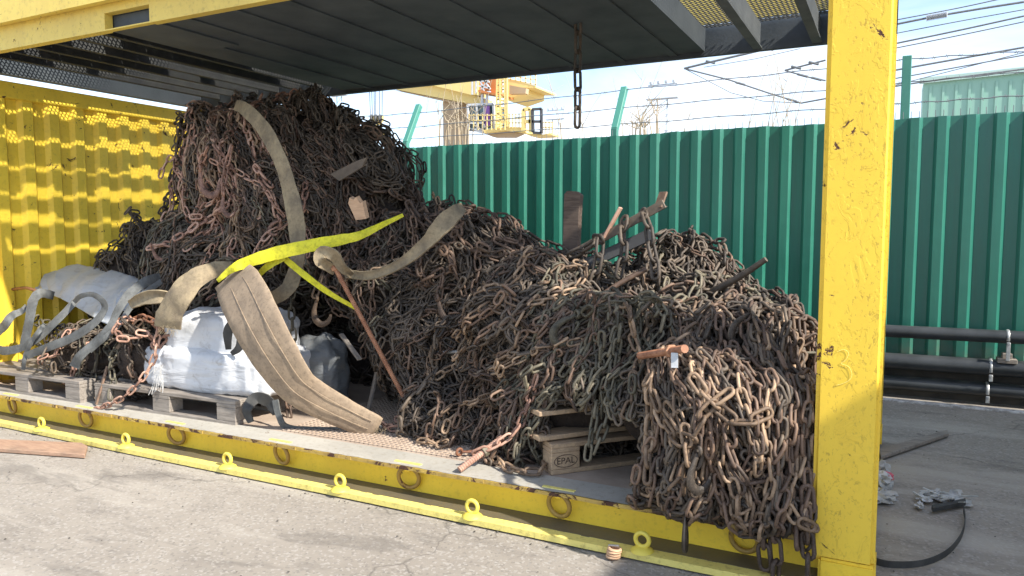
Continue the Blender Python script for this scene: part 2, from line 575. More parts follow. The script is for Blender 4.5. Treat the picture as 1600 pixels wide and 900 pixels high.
fm.add(V, F).build('ribbed_sheet', M['fence'], fence)
sb = MB()
for i in range(3):
    z = (.55, 1.25, 1.95)[i]
    sb.box(-7, 6.5, FY + .006, FY + .04, z - .03, z + .03)
sb.build('rail', M['fpost'], fence)
scr = MB()
for i, q in enumerate(prof):
    if i % 8 == 1 and -6 < q[0] < 2:
        for z in (1.62, .62):
            scr.tube([(q[0] - .06, FY + .002, z), (q[0] - .06, FY - .007, z)], .0095, 6)
scr.build('fixing_screw', M['galv'], fence)
sp = MB()
x = -6.5
while x < 2.5:
    sp.tube([(x, FY + .02, zt - .05), (x + random.uniform(-.004, .004), FY + .02, zt + .055)], [.0035, .0022], 4)
    x += .0555
sp.build('spike_strip', M['wire'], fence)


def fpost(px, ptop, lean=True):
    xb = at(px, 230, Y=FY + .07)[0]
    m_ = MB()
    w = .03
    zk = 2.235
    m_.box(xb - w, xb + w, FY + .045, FY + .105, .2, zk)
    b = m_.build('fence_post', M['fpost'], fence, bevel=.004)
    tip = None
    if lean:
        tip = at(*ptop, Y=FY + .36)
        m2 = MB().bar((xb, FY + .075, zk - .012), tip, .06, .06, (1, 0, 0))
        m2.build('outrigger', M['fpost'], fence, bevel=.004)
    return xb, zk


fpost(634, (655, 165))
fpost(960, (976, 138))
xr = at(1415, 150, Y=FY + .08)[0]
MB().box(xr - .033, xr + .033, FY + .05, FY + .11, .2, at(1415, 88, Y=FY + .08)[2]).build('fence_post', M['fpost'], fence, bevel=.004)
# barbed wires: sight points on the leaning planes
for pts, Yw in (([(500, 185), (655, 176), (975, 141), (1290, 107), (1415, 93), (1600, 80)], FY + .33),
                ([(560, 202), (640, 199), (960, 170), (1290, 141), (1415, 129), (1600, 112)], FY + .24),
                ([(600, 219), (640, 217), (960, 195), (1290, 170), (1440, 160), (1600, 149)], FY + .15)):
    W = smoothpath([at(a, b, Y=Yw) for a, b in pts], 90)
    W[:, 2] += .004 * np.sin(np.arange(90) * .9)
    w = MB().tube(W, .0042, 5)
    for q in W[::2]:
        for a in (.4, 2.0):
            d = np.array((math.cos(a), .2, math.sin(a))) * .016
            w.tube([q - d, q + d], .0022, 4)
    w.build('barbed_wire', M['wire'], fence)

# ------------------------------------------------------------------ pipes along the fence
for (za, rad, Yp, lab) in ((.515, .048, 6.40, 'black pipe on brackets along the fence, uppermost of three'),
                           (.285, .062, 6.40, 'thick black pipe along the low wall, middle of three'),
                           (.115, .052, 6.42, 'black pipe just above the ground by the low wall, lowest of three')):
    pth = [(x, Yp + .004 * math.sin(x), za + .006 * math.sin(x * .8)) for x in np.linspace(-8, 7, 40)]
    tag(MB().tube(pth, rad, 20).build('pipe', M['pipe'], smooth=True), lab, 'pipe', 'black pipes along the fence')


def bracket(x, zc, r, lab, foot):
    t = thing('pipe_bracket', lab, 'bracket', (x, 6.42, zc))
    b = MB()
    a = np.linspace(-.4, math.pi + .4, 12)
    pth = [(x, 6.41 - math.cos(q) * (r + .006), zc + math.sin(q) * (r + .006)) for q in a]
    b.tube(pth, .011, 6, flat=.5).build('clamp_band', M['galv'], t, smooth=True)
    f_ = MB().box(x - .012, x + .012, 6.33, 6.345, zc - r - foot, zc - r + .02)
    f_.tube([(x, 6.33, zc - r + .01), (x, 6.32, zc - r + .01)], .012, 6)
    f_.build('bolt_plate', M['galv'], t, bevel=.002)
    if foot > .1:
        MB().box(x - .06, x + .06, 6.34, 6.46, zc - r - foot - .02, zc - r - foot + .012).box(x - .03, x + .03, 6.36, 6.44, zc - r - foot + .0125, zc - r - foot + .05).build('bracket_foot', M['woodgrey'], t, bevel=.003)


bracket(at(1575, 530, Y=6.38)[0], .515, .048, 'galvanised clamp on the uppermost black pipe', .115)
bracket(at(1548, 580, Y=6.36)[0], .285, .062, 'galvanised clamp on the thick middle black pipe', .03)
bracket(at(1543, 612, Y=6.36)[0], .115, .052, 'galvanised clamp on the lowest black pipe', .03)

# ------------------------------------------------------------------ yellow rack
Y0, Y1, XL, XR, ZD = 2.84, 5.05, -5.92, -.01, .18
rack = thing('container_rack', 'yellow steel open-sided rack with corrugated end wall holding the chain heap', 'container rack', (-3, 4, 0))
b = MB().box(XL, -.20, 2.92, 2.945, .032, .164)
b.build('side_beam', M['base'], rack)
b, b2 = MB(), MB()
xs = np.linspace(XL, -.03, 160)
for i in range(159):
    y = 2.745 + .004 * math.sin(xs[i] * 2) + random.uniform(-.0006, .0006)
    b.box(xs[i], xs[i + 1], y, 2.803, .004, .030)
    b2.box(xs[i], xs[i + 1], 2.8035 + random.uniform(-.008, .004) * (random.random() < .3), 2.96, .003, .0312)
b.build('bottom_flange', M['flange'], rack)
b2.build('shaded_grimy_flange', M['shade_grime'], rack)  # dark inner strip: shade under the overhang painted in with the dirt
# deck: plate, edge strip and worn nosing
MB().box(XL, -.03, 2.90, Y1 - .03, .150, .176).build('deck', M['deck'], rack)
b = MB()
xs = np.linspace(XL, -.225, 160)
yy = [Y0 + random.uniform(-.004, .004) for _ in xs]
for i in range(159):
    b.add([(xs[i], yy[i], .165), (xs[i + 1], yy[i + 1], .165), (xs[i + 1], yy[i + 1], .181), (xs[i], yy[i], .181), (xs[i], 3.02, .181), (xs[i + 1], 3.02, .181), (xs[i], 2.93, .165), (xs[i + 1], 2.93, .165)],
          [(3, 2, 5, 4), (0, 6, 7, 1)])
b.build('deck_edge', M['edge'], rack)
b = MB()
for i in range(159):
    b.box(xs[i], xs[i + 1], min(yy[i], yy[i + 1]) - .006, max(yy[i], yy[i + 1]) - .0005, .163, .1795)
b.build('deck_nosing', M['nose'], rack)
# anti-slip mesh welded on the deck
b = MB()
for i in range(40):
    y = 3.05 + i * .03
    b.box(-3.0, -1.55, y, y + .006, .176, .181)
for i in range(48):
    x = -3.0 + i * .03
    b.box(x, x + .006, 3.05, 4.2, .1762, .1815)
b.build('antislip_mesh', M['deck'], rack)
# lashing rings under the deck edge
for xg in (-5.285, -4.493, -3.659, -2.844, -2.028, -1.241, -.463):
    r_ = MB().ring((xg, 2.885, .108), .052, .0105, (random.uniform(-.25, .25), 1, random.uniform(.08, .25)), 26, 8)
    o = r_.build('lashing_ring', M['ring'], rack, smooth=True)
    MB().box(xg - .014, xg + .014, 2.868, 2.92, .140, .163).build('ring_lug', M['base'], o, bevel=.003)
    MB().box(xg - .075, xg + .075, Y0 + .03, Y0 + .05, .181, .1845).build('ring_slot_plate', M['flange'], o)
# lifting eyes on the flange
for xe in (-4.773, -3.955, -3.125, -2.357, -1.612, -.835):
    e = MB().ring((xe, 2.775, .074), .0275, .0095, (0.02, 1, 0), 22, 8)
    o = e.build('lifting_eye', M['eye'], rack, smooth=True)
    MB().tube([(xe, 2.775, .028), (xe, 2.775, .034), (xe, 2.775, .046)], [.047, .045, .024], 14).build('eye_base', M['eye'], o, smooth=True)
# corner posts
def post(x0, x1, y0, y1, mat, z1=2.436):
    o = MB().box(x0, x1, y0, y1, .10, z1).build('corner_post', mat, rack, bevel=.016, seg=3)
    return o


p1 = post(-.222, XR, Y0 - .004, Y0 + .16, M['post'])
post(-.222, XR, Y1 - .16, Y1, M['post'])
post(XL, XL + .16, Y0, Y0 + .16, M['post'])
post(XL, XL + .16, Y1 - .16, Y1, M['post'])
for (x0, x1, y0, y1) in ((-.195, -.006, Y0 - .012, Y0 + .17), (-.195, -.006, Y1 - .17, Y1 + .004), (XL - .004, XL + .17, Y0 - .006, Y0 + .17), (XL - .004, XL + .17, Y1 - .17, Y1 + .004)):
    MB().box(x0, x1, y0, y1, .004, .112).build('corner_casting', M['base'], rack, bevel=.01, seg=2)
# cross rails at the ends and the rear beam
MB().box(-.11, -.02, Y0 + .165, Y1 - .165, .03, .175).build('end_rail', M['base'], rack, bevel=.004)
MB().box(XL + .16, -.22, Y1 - .025, Y1, .03, .175).build('side_beam', M['base'], rack)
# chalk 3 scratched on the post
def chalk(rows, w):
    pts = smoothpath([at(a, b_, Y=Y0 - .006) for a, b_ in rows], 26)
    return MB().tube(pts, w, 5, flat=.35, up=(0, 1, 0))


c3 = chalk([(1308, 550), (1318, 546), (1326, 552), (1321, 563), (1314, 568), (1326, 573), (1331, 585), (1327, 594), (1315, 600), (1306, 602)], .0014)
c3.build('chalk_mark', M['chalk'], p1)
# corrugated end wall
EX = -5.88
ew = MB()
pr = []
y = Y0 + .1
ph = 3.35
while y < Y1 - .05:
    y += .0
    break
ys = []
for i in range(-3, 10):
    s0 = ph + i * .2
    ys += [(s0, 0), (s0 + .028, .034), (s0 + .10, .034), (s0 + .128, 0)]
ys = [(y, d) for y, d in ys if Y0 + .12 < y < Y1 - .1]
n = len(ys)
zs = [.176, .7, 1.2, 1.7, 2.262]
V = []
for z in zs:
    V += [(EX + d, y, z) for y, d in ys]
F = []
for a in range(len(zs) - 1):
    for i in range(n - 1):
        F.append((a * n + i, a * n + i + 1, (a + 1) * n + i + 1, (a + 1) * n + i))
ew.add(V, F)
ew.add([(v[0] - .004, v[1], v[2]) for v in V], [f[::-1] for f in F])
ew.build('end_wall', M['wallp'], rack)
MB().box(EX - .03, EX + .05, Y0 + .16, Y1 - .16, 2.262, 2.385).build('wall_header', M['wallp'], rack, bevel=.006)

# ------------------------------------------------------------------ the rack stacked on top: what shows of it is its underside
ZR = 2.437
top = thing('stacked_rack', 'second yellow rack stacked on top, its dark grated underside roofing the heap', 'container rack', (-3, 4, ZR))
pa, pb = -4.072, -3.69
f_ = MB()
f_.box(XL, pa, Y0 - .005, Y0 + .045, ZR, 2.585).box(pb, XR, Y0 - .005, Y0 + .045, ZR, 2.585)
f_.box(pa, pb, Y0 - .005, Y0 + .045, 2.535, 2.585).box(pa, pb, Y0 - .005, Y0 + .03, ZR, ZR + .007)
f_.build('side_rail', M['rail'], top)
pk = MB().box(pa + .002, pb - .002, Y0 + .05, Y0 + .62, 2.448, 2.452).box(pa + .002, pb - .002, Y0 + .05, Y0 + .62, 2.531, 2.534)
pk.box(pa, pa + .004, Y0 + .05, Y0 + .62, 2.4525, 2.5305).box(pb - .004, pb, Y0 + .05, Y0 + .62, 2.4525, 2.5305).box(pa, pb, Y0 + .6205, Y0 + .624, 2.448, 2.534)
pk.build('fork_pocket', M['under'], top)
MB().box(XL, XR, 2.772, 2.80, 2.578, 2.95).box(XL, XR, 2.8005, Y0 + .045, 2.586, 2.60).build('side_panel', M['rail'], top)
# rear rail with two fork pockets
rr = MB()
cuts = [(-4.15, -3.86), (-2.143, -1.80)]
xs = [XL] + [q for c_ in cuts for q in c_] + [XR]
for i in range(0, len(xs), 2):
    rr.box(xs[i], xs[i + 1], Y1 - .045, Y1, ZR - .005, 2.625)
for a, b_ in cuts:
    rr.box(a, b_, Y1 - .045, Y1, ZR - .005, 2.49).box(a, b_, Y1 - .045, Y1, 2.585, 2.625)
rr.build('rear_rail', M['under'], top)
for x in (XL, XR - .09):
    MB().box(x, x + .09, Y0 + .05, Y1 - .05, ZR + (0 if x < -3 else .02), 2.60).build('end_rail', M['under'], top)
for x in [-5.84 + .245 * q for q in range(1, 8)] + [-3.85 + .36 * q for q in range(8)] + [-.79, -.44]:
    if -4.1 < x < -1.2:
        c_ = MB().box(x - .03, x + .02, Y0 + .047, Y1 - .047, ZR + .012, ZR + .0205)
    elif x < -4:
        c_ = MB().box(x - .006, x + .006, Y0 + .047, Y1 - .047, ZR + .07, 2.598).box(x - .03, x + .012, Y0 + .047, Y1 - .047, ZR + .060, ZR + .0698)
    else:
        c_ = MB().box(x - .006, x + .006, Y0 + .047, Y1 - .047, ZR + .012, 2.598).box(x - .035, x + .02, Y0 + .047, Y1 - .047, ZR + .002, ZR + .0118)
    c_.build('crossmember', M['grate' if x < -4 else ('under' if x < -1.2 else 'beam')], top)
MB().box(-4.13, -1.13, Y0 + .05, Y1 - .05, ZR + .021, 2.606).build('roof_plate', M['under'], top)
prow = [(-5.72, 2.9, 3.2), (-5.47, 2.9, 3.45), (-5.47, 3.7, 3.8), (-5.23, 2.9, 3.1), (-5.23, 3.2, 3.85), (-4.98, 2.9, 4.05), (-4.98, 4.35, 4.5), (-4.74, 3.35, 3.7), (-4.74, 2.9, 3.12),
        (-4.49, 3.3, 4.75), (-4.25, 2.9, 4.2)]
for px, pY0, pY1 in prow:  # plates added over the grating to shape the sun spots on the end wall
    q0 = pY0
    while q0 < pY1:
        q1 = min(pY1, q0 + random.uniform(.10, .3))
        MB().box(px - random.uniform(.09, .115), px + random.uniform(.08, .115), q0, q1 - .003, 2.6115, 2.6115 + random.uniform(.002, .006)).build('sun_mask_plate', M['under'], top)
        q0 = q1


def expanded(name, x0, x1, y0, y1, z, px, py, w, mat, parent, hh=.004):
    """expanded metal: zig-zag strands with real diamond openings"""
    V, F = [], []
    nx = int((x1 - x0) / px)
    ny = int((y1 - y0) / py)
    base = 0
    for i in range(nx + 1):
        sgn = 1 if i % 2 else -1
        for j in range(ny * 2 + 1):
            x = x0 + i * px + (px / 2 - w * .55) * (1 if (j + i) % 2 else -1)
            y = y0 + j * py / 2
            V += [(x - w, y, z), (x + w, y, z), (x - w, y, z + hh), (x + w, y, z + hh)]
        m_ = ny * 2 + 1
        for j in range(m_ - 1):
            a = base + j * 4
            F += [(a, a + 1, a + 5, a + 4), (a + 2, a + 6, a + 7, a + 3), (a, a + 4, a + 6, a + 2), (a + 1, a + 3, a + 7, a + 5)]
        base += m_ * 4
    o = fastmesh(name, np.array(V), np.array(F), mat, parent)
    o.data.polygons.foreach_set('use_smooth', np.zeros(len(F), bool))
    return o


expanded('floor_grating', -5.83, -4.15, Y0 + .05, Y1 - .05, 2.6, .026, .030, .0047, M['grate'], top, .006)
expanded('floor_grating', -1.13, -.1, Y0 + .05, Y1 - .05, 2.6, .026, .036, .0030, M['grate'], top)
# folded end panel of the upper rack that shows through its floor
MB().box(-1.6, -.05, 5.02, 5.05, 2.64, 3.5).build('end_panel', M['rail'], top)
for x in (XL, XR - .17):
    for y in (Y0, Y1 - .17):
        MB().box(x, x + .17, y + .05 if y < 4 else y - .05, y + .17 if y < 4 else y + .12, 2.605, 2.9).build('corner_block', M['rail'], top, bevel=.008)

# neighbouring container stack just out of the frame, whose shade lies on the right of the yard
nb = thing('shipping_container', 'unseen shipping container, off-white for bounce, standing to the right beyond the yellow post', 'container', (3.4, 3.6, 0))
cm = MB()
NX, NY0, NY1, NH = 2.14, 1.6, 5.72, 2.60
nn_ = int((NY1 - NY0) / .28)
V = []
for i in range(nn_ * 2 + 1):
    y = NY0 + i * (NY1 - NY0) / (nn_ * 2)
    d = .018 if (i // 1) % 2 else -.018
    V += [(NX + .03 + d, y, .16), (NX + .03 + d, y, NH - .1)]
cm.add(V, [(2 * i, 2 * i + 2, 2 * i + 3, 2 * i + 1) for i in range(nn_ * 2)])
cm.build('corrugated_side', M['boxtan'], nb)
MB().box(NX, NX + .08, NY0, NY1, NH - .1, NH).box(NX, NX + .08, NY0, NY1, .02, .16).box(NX + .081, NX + 2.36, NY0, NY1, NH - .06, NH - .02).box(NX + 2.361, NX + 2.44, NY0, NY1, .02, NH).box(NX + .09, NX + 2.35, NY1 - .05, NY1, .02, NH - .061).box(NX + .09, NX + 2.35, NY0, NY0 + .05, .02, NH - .061).build('frame', M['boxtan'], nb)

# ------------------------------------------------------------------ the heap: a lumpy solid the chains lie on
ELL = np.array([
    # cx, cy, cz, rx, ry, rz
    (-4.08, 4.20, 1.36, .86, .66, .88),
    (-4.46, 4.12, 1.70, .47, .46, .44),
    (-3.45, 4.28, 1.40, .46, .52, .54),
    (-4.34, 4.08, .75, .64, .64, .80),
    (-3.30, 4.52, .55, .90, .36, .58),
    (-5.34, 4.00, .80, .36, .34, .54),
    (-2.22, 4.06, .56, .74, .60, .74),
    (-2.75, 4.16, .92, .52, .52, .44),
    (-1.62, 3.80, .50, .56, .54, .64),
    (-1.15, 3.98, .58, .56, .50, .58),
    (-1.18, 3.50, .72, .36, .34, .20),
    (-.76, 3.82, .40, .50, .56, .46),
    (-.74, 3.46, .58, .50, .46, .38),
    (-1.48, 3.52, .58, .48, .36, .46),
    (-.54, 3.26, .50, .33, .38, .36),
    (-.60, 3.00, .42, .26, .26, .30),
    (-.42, 3.04, .42, .18, .22, .32),
    (-.72, 3.12, .56, .20, .20, .16),
    (-.36, 3.02, .30, .16, .22, .26),
    (-1.58, 3.18, .24, .14, .14, .14),
    (-2.00, 3.50, .25, .36, .20, .18),
    (-4.95, 3.22, .42, .40, .18, .18),
    (-4.30, 3.14, .46, .23, .15, .22),
])
KF = RNG.normal(0, 1, (10, 3)) * np.array([9, 9, 9, 13, 13, 20, 20, 24, 24, 32])[:, None]
KP = RNG.uniform(0, 6.28, 10)
KA = np.array([.028, .028, .028, .022, .022, .014, .014, .010, .010, .007])


def sdf(P):
    q = (P[:, None] - ELL[None, :, :3])
    k0 = np.linalg.norm(q / ELL[None, :, 3:], axis=2)
    k1 = np.linalg.norm(q / ELL[None, :, 3:] ** 2, axis=2) + 1e-9
    d = k0 * (k0 - 1) / k1
    kk = 24.0
    mn = d.min(1)
    d = mn - np.log(np.exp(-kk * (d - mn[:, None])).sum(1)) / kk
    return d - (np.sin(P @ KF.T + KP) * KA).sum(1)


def grad(P, e=.012):
    G = np.empty_like(P)
    for a in range(3):
        D = np.zeros(3)
        D[a] = e
        G[:, a] = sdf(P + D) - sdf(P - D)
    return G / (np.linalg.norm(G, axis=1)[:, None] + 1e-9)


def project(P, lev, it=3):
    for _ in range(it):
        P = P - grad(P) * np.clip(sdf(P) - lev, -.15, .15)[:, None]
    return P


def trace(px, lev=0.0):
    """first point of the heap seen along each sight line; second result False where the line misses"""
    px = np.atleast_2d(np.asarray(px, float))
    D = CF + CR * ((px[:, 0:1] - 800) / FP) + CU * ((450 - px[:, 1:2]) / FP)
    D /= np.linalg.norm(D, axis=1)[:, None]
    t = np.full(len(px), 2.4)
    for _ in range(60):
        t += np.clip(sdf(CAM + D * t[:, None]) - lev, -.1, .4) * .75
    P = CAM + D * t[:, None]
    return P, (np.abs(sdf(P) - lev) < .03) & (t < 9)


def vnoise(P, seed, sc):
    r = np.random.default_rng(seed)
    K = r.normal(0, 1, (9, 3)) * sc
    ph = r.uniform(0, 6.28, (9, 3))
    W = r.normal(0, 1, (9, 3))
    out = np.zeros_like(P)
    for i in range(9):
        out += np.sin((P @ K[i])[:, None] + ph[i]) * W[i]
    return out / 3


def norm(a):
    return a / (np.linalg.norm(a, axis=-1, keepdims=True) + 1e-9)


PITCH = .064


def flow(P, prev, sgn, grav, wild, side, seed, phase):
    n_ = grad(P)
    G = np.array((0, 0, -1.0)) * sgn * grav[:, None] + side * sgn * .6 + vnoise(P, seed, 3.2) * sgn * .75
    G = G + vnoise(P * 1.0 + phase, seed + 5, 9.0) * wild[:, None]
    v = prev * .9 + G * .55
    v = v - n_ * (v * n_).sum(1)[:, None]
    return norm(v), n_


def walk(start, links, lev, grav, wild, side, seed):
    """chains as streamlines lying on the heap, both ways from the start; returns positions [n, links, 3] and normals"""
    m_ = len(start)
    phase = RNG.uniform(-9, 9, (m_, 3)) * np.clip(wild, .2, 1)[:, None]
    halves = []
    h = links // 2
    for sgn in (1, -1):
        P = project(start.copy(), lev)
        d = norm(RNG.normal(0, 1, (m_, 3)) * wild[:, None] + side * sgn + np.array((0, 0, -1.0)) * sgn * grav[:, None] + 1e-3)
        if sgn == -1:
            d = norm(-first + .2 * d)
        Ps, Ns = [], []
        for i in range(h):
            d, n_ = flow(P, d, sgn, grav, wild, side, seed, phase)
            if i == 0 and sgn == 1:
                first = d
            if i or sgn == 1:
                Ps.append(P)
                Ns.append(n_)
            Q = P + d * PITCH
            lv = lev + .012 * np.sin(i * 1.1 + phase[:, 0])
            Q = project(Q, lv, 1)
            Q[:, 2] = np.maximum(Q[:, 2], ZD + .012)
            Q[:, 1] = np.clip(Q[:, 1], 2.665, 4.97)
            low = Q[:, 2] < ZD + .03
            Q[low, 1] = np.maximum(Q[low, 1], 2.86)
            Q[:, 0] = np.clip(Q[:, 0], -5.78, -.235)
            Q[:, 2] = np.minimum(Q[:, 2], 2.41)
            step = Q - P
            d2 = norm(step)
            Q = P + d2 * PITCH
            d = d2
            P = Q
        halves.append((Ps, Ns))
    Pn = halves[1][0][::-1] + halves[0][0]
    Nn = halves[1][1][::-1] + halves[0][1]
    return np.stack(Pn, 1), np.stack(Nn, 1)


def link_profile(pitch, d, w, sides, na):
    """one stadium-shaped link along +x in its own x-y plane: V (verts), F (quads)"""
    r = d / 2
    rc = w / 2 - r
    half = (pitch + d) / 2 - rc
    C, Nn = [], []
    for s_, a0 in ((1, -math.pi / 2), (-1, math.pi / 2)):
        for i in range(na):
            a = a0 + math.pi * i / (na - 1)
            C.append((s_ * half + rc * math.cos(a), rc * math.sin(a)))
            Nn.append((math.cos(a), math.sin(a)))
    m_ = len(C)
    V = []
    for (cx, cy), (nx, ny) in zip(C, Nn):
        for q in range(sides):
            b_ = 2 * math.pi * q / sides
            V.append((cx + r * math.cos(b_) * nx, cy + r * math.cos(b_) * ny, r * math.sin(b_)))
    F = []
    for i in range(m_):
        j = (i + 1) % m_
        for q in range(sides):
            w_ = (q + 1) % sides
            F.append((i * sides + q, j * sides + q, j * sides + w_, i * sides + w_))
    return np.array(V), np.array(F)


LP_FINE = link_profile(PITCH, .0135, .046, 7, 5)
LP_THICK = link_profile(PITCH, .0165, .050, 7, 5)
LP_THIN = link_profile(PITCH, .0110, .040, 6, 5)
LP_COARSE = link_profile(PITCH, .0135, .046, 5, 4)


def chain_mesh(P, Nn, prof, loose=.25, roll0=None, scale=1.0):
    """links centred on P (k,3): alternate links turned a quarter turn"""
    V0, F0 = prof
    k_ = len(P)
    T = norm(np.gradient(P, axis=0))
    Nn = norm(Nn - T * (Nn * T).sum(1)[:, None])
    B = np.cross(Nn, T)
    if roll0 is None:
        roll0 = RNG.uniform(0, 3.14)
    ang = roll0 + np.arange(k_) * math.pi / 2 + np.cumsum(RNG.normal(0, .08, k_)) + RNG.normal(0, loose, k_)
    A = np.cos(ang)[:, None] * B + np.sin(ang)[:, None] * Nn
    C = np.cross(T, A)
    tl = RNG.normal(0, loose * .45, (k_, 2))
    X = norm(T + A * tl[:, :1] + C * tl[:, 1:])
    A = norm(A - X * (A * X).sum(1)[:, None])
    C = np.cross(X, A)
    V = P[:, None] + scale * (V0[None, :, 0:1] * X[:, None] + V0[None, :, 1:2] * A[:, None] + V0[None, :, 2:3] * C[:, None])
    F = (F0[None] + (np.arange(k_) * len(V0))[:, None, None]).reshape(-1, 4)
    return V.reshape(-1, 3), F


def inpoly(p, poly):
    x, y = p
    r = False
    j = len(poly) - 1
    for i in range(len(poly)):
        xi, yi = poly[i]
        xj, yj = poly[j]
        if (yi > y) != (yj > y) and x < (xj - xi) * (y - yi) / (yj - yi + 1e-9) + xi:
            r = not r
        j = i
    return r


def sample(poly, n_):
    """evenly spread sight points in a polygon"""
    xs_ = [p[0] for p in poly]
    ys_ = [p[1] for p in poly]
    cand = []
    while len(cand) < n_ * 14:
        p = (random.uniform(min(xs_), max(xs_)), random.uniform(min(ys_), max(ys_)))
        if inpoly(p, poly):
            cand.append(p)
    C = np.array(cand)
    pick = [0]
    d = np.full(len(C), 1e9)
    while len(pick) < n_:
        d = np.minimum(d, ((C - C[pick[-1]]) ** 2).sum(1))
        pick.append(int(d.argmax()))
    return C[pick]


REG = {
    # name: (polygon, number, gravity, wildness, sideways drift, materials, label, group)
    'crown': ([(292, 200), (350, 150), (400, 142), (480, 152), (540, 168), (590, 200), (622, 240), (640, 300), (560, 315), (480, 300), (455, 230), (390, 195)],
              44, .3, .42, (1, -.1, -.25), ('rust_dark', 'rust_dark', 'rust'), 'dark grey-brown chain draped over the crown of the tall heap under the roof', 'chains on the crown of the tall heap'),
    'pink': ([(288, 215), (385, 198), (440, 250), (455, 380), (400, 400), (330, 395), (286, 330)],
             36, 1.25, .35, (0, -.1, 0), ('rust_pink', 'rust_pink', 'rust_tan', 'rust'), 'pinkish rust chain hanging down the tall heap left of the vertical beige sling', 'pinkish chains on the front of the tall heap'),
    'lobe': ([(182, 372), (200, 354), (268, 352), (300, 400), (330, 440), (240, 460), (188, 420)],
             22, .9, .45, (.1, 0, 0), ('rust_dark', 'rust_olive', 'rust_dark'), 'dark chain in the low lobe of heap against the corrugated yellow wall', 'chains in the low lobe by the yellow wall'),
    'flank': ([(270, 330), (300, 400), (455, 390), (475, 300), (600, 310), (690, 330), (640, 420), (560, 500), (500, 520), (440, 480), (400, 420), (280, 430)],
              48, .6, .42, (.6, 0, -.2), ('rust', 'rust_olive', 'rust_dark', 'rust'), 'brown chain lying on the lower flank of the tall heap around the yellow strap', 'chains on the lower flank of the tall heap'),
    'mid': ([(680, 325), (800, 345), (880, 375), (905, 430), (830, 560), (820, 640), (700, 690), (640, 640), (610, 480), (640, 410)],
            60, .55, .36, (-.85, -.25, -.3), ('rust', 'rust', 'rust_dark', 'rust_tan'), 'brown rusty chain in the middle slope of the heap right of the long threaded rod', 'chains on the middle slope of the heap'),
    'fan': ([(850, 480), (950, 468), (1010, 500), (1005, 600), (960, 620), (895, 620), (852, 690), (838, 730), (780, 735), (815, 640)],
            34, 1.3, .3, (-.25, -.2, 0), ('rust_olive', 'rust_olive', 'rust'), 'olive-brown chain fanning down over the wooden pallet corner', 'olive chains fanning over the pallet'),
    'rear': ([(885, 378), (950, 352), (1040, 350), (1110, 362), (1135, 400), (1195, 465), (1265, 520), (1270, 590), (1100, 520), (1010, 500), (910, 470)],
             40, .55, .5, (.3, -.2, -.2), ('rust_dark', 'rust', 'rust_dark', 'rust_olive'), 'dark grey chain piled behind, below the leaning metal frame and green fence', 'dark chains at the back right of the heap'),
}
REG['front'] = ([(1010, 560), (1270, 585), (1270, 800), (1200, 815), (1080, 790), (1000, 745), (992, 640)],
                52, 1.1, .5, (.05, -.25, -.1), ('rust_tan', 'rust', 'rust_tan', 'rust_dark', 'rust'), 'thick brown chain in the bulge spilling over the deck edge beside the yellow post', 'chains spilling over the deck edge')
REG['bagpile'] = ([(35, 565), (60, 500), (150, 490), (240, 480), (262, 540), (235, 590), (150, 605), (70, 590)],
                  16, .6, .8, (.2, -.2, 0), ('rust_olive', 'rust_orange', 'rust_pink', 'rust'), 'mixed orange and olive chain tumbling out of the grey bag onto the left pallets', 'chains tumbling out of the grey bag')


def outside(P):
    """longest run of a chain that leaves the open front of the stamped pallet free"""
    d = P - np.array((-1.345, 3.035, 0))
    u = d[:, 0] * math.cos(math.radians(48)) + d[:, 1] * math.sin(math.radians(48))
    v = d[:, 0] * math.sin(math.radians(48)) - d[:, 1] * math.cos(math.radians(48))
    bad = (u > .03) & (u < .62) & (v > -.12) & (v < .42) & (P[:, 2] < .50) & (P[:, 0] < -.86)
    best, st_, n_ = (0, 0), 0, len(P)
    for i in range(n_ + 1):
        if i == n_ or bad[i]:
            if i - st_ > best[1] - best[0]:
                best = (st_, i)
            st_ = i + 1
    return best


nchain = 0
hooked = []
for key, (poly, cnt, gv, wl, sd, mats, lab, grp) in REG.items():
    px = sample(poly, cnt)
    P0, ok = trace(px, .02)
    P0 = P0[ok]
    m_ = len(P0)
    lk = int(24 if key not in ('bagpile', 'lobe') else 14)
    lev = RNG.uniform(.008, .062, m_)
    gr = np.clip(RNG.normal(gv, gv * .35, m_), .05, 3)
    wd = np.clip(RNG.normal(wl, .25, m_), .08, 1.6)
    P, Q = walk(P0, lk, lev, gr, wd, np.tile(np.array(sd, float), (m_, 1)), 40)
    cut = [outside(P[i]) for i in range(m_)]
    for i in range(m_):
        k_ = RNG.integers(int(lk * .7), lk - 1)
        a_, b_ = cut[i]
        b_ = min(b_, a_ + k_)
        if b_ - a_ < 5:
            continue
        k_ = b_
        V, F = chain_mesh(P[i, a_:b_], Q[i, a_:b_], (LP_FINE, LP_THIN, LP_FINE, LP_FINE, LP_THICK, LP_THIN)[(i * 5 + i // 4) % 6], .28)
        o = fastmesh('chain', V, F, M[mats[(i * 7 + i // 3) % len(mats)]])
        tag(o, lab, 'chain', grp)
        if i % 16 == 2 and min(P[i, a_, 2], P[i, k_ - 1, 2]) > .62 and key in ('pink', 'flank', 'mid', 'fan', 'front', 'rear', 'crown'):
            hooked.append((o, P[i, a_] if P[i, a_, 2] < P[i, k_ - 1, 2] else P[i, k_ - 1], mats[(i * 7 + i // 3) % len(mats)]))
        nchain += 1

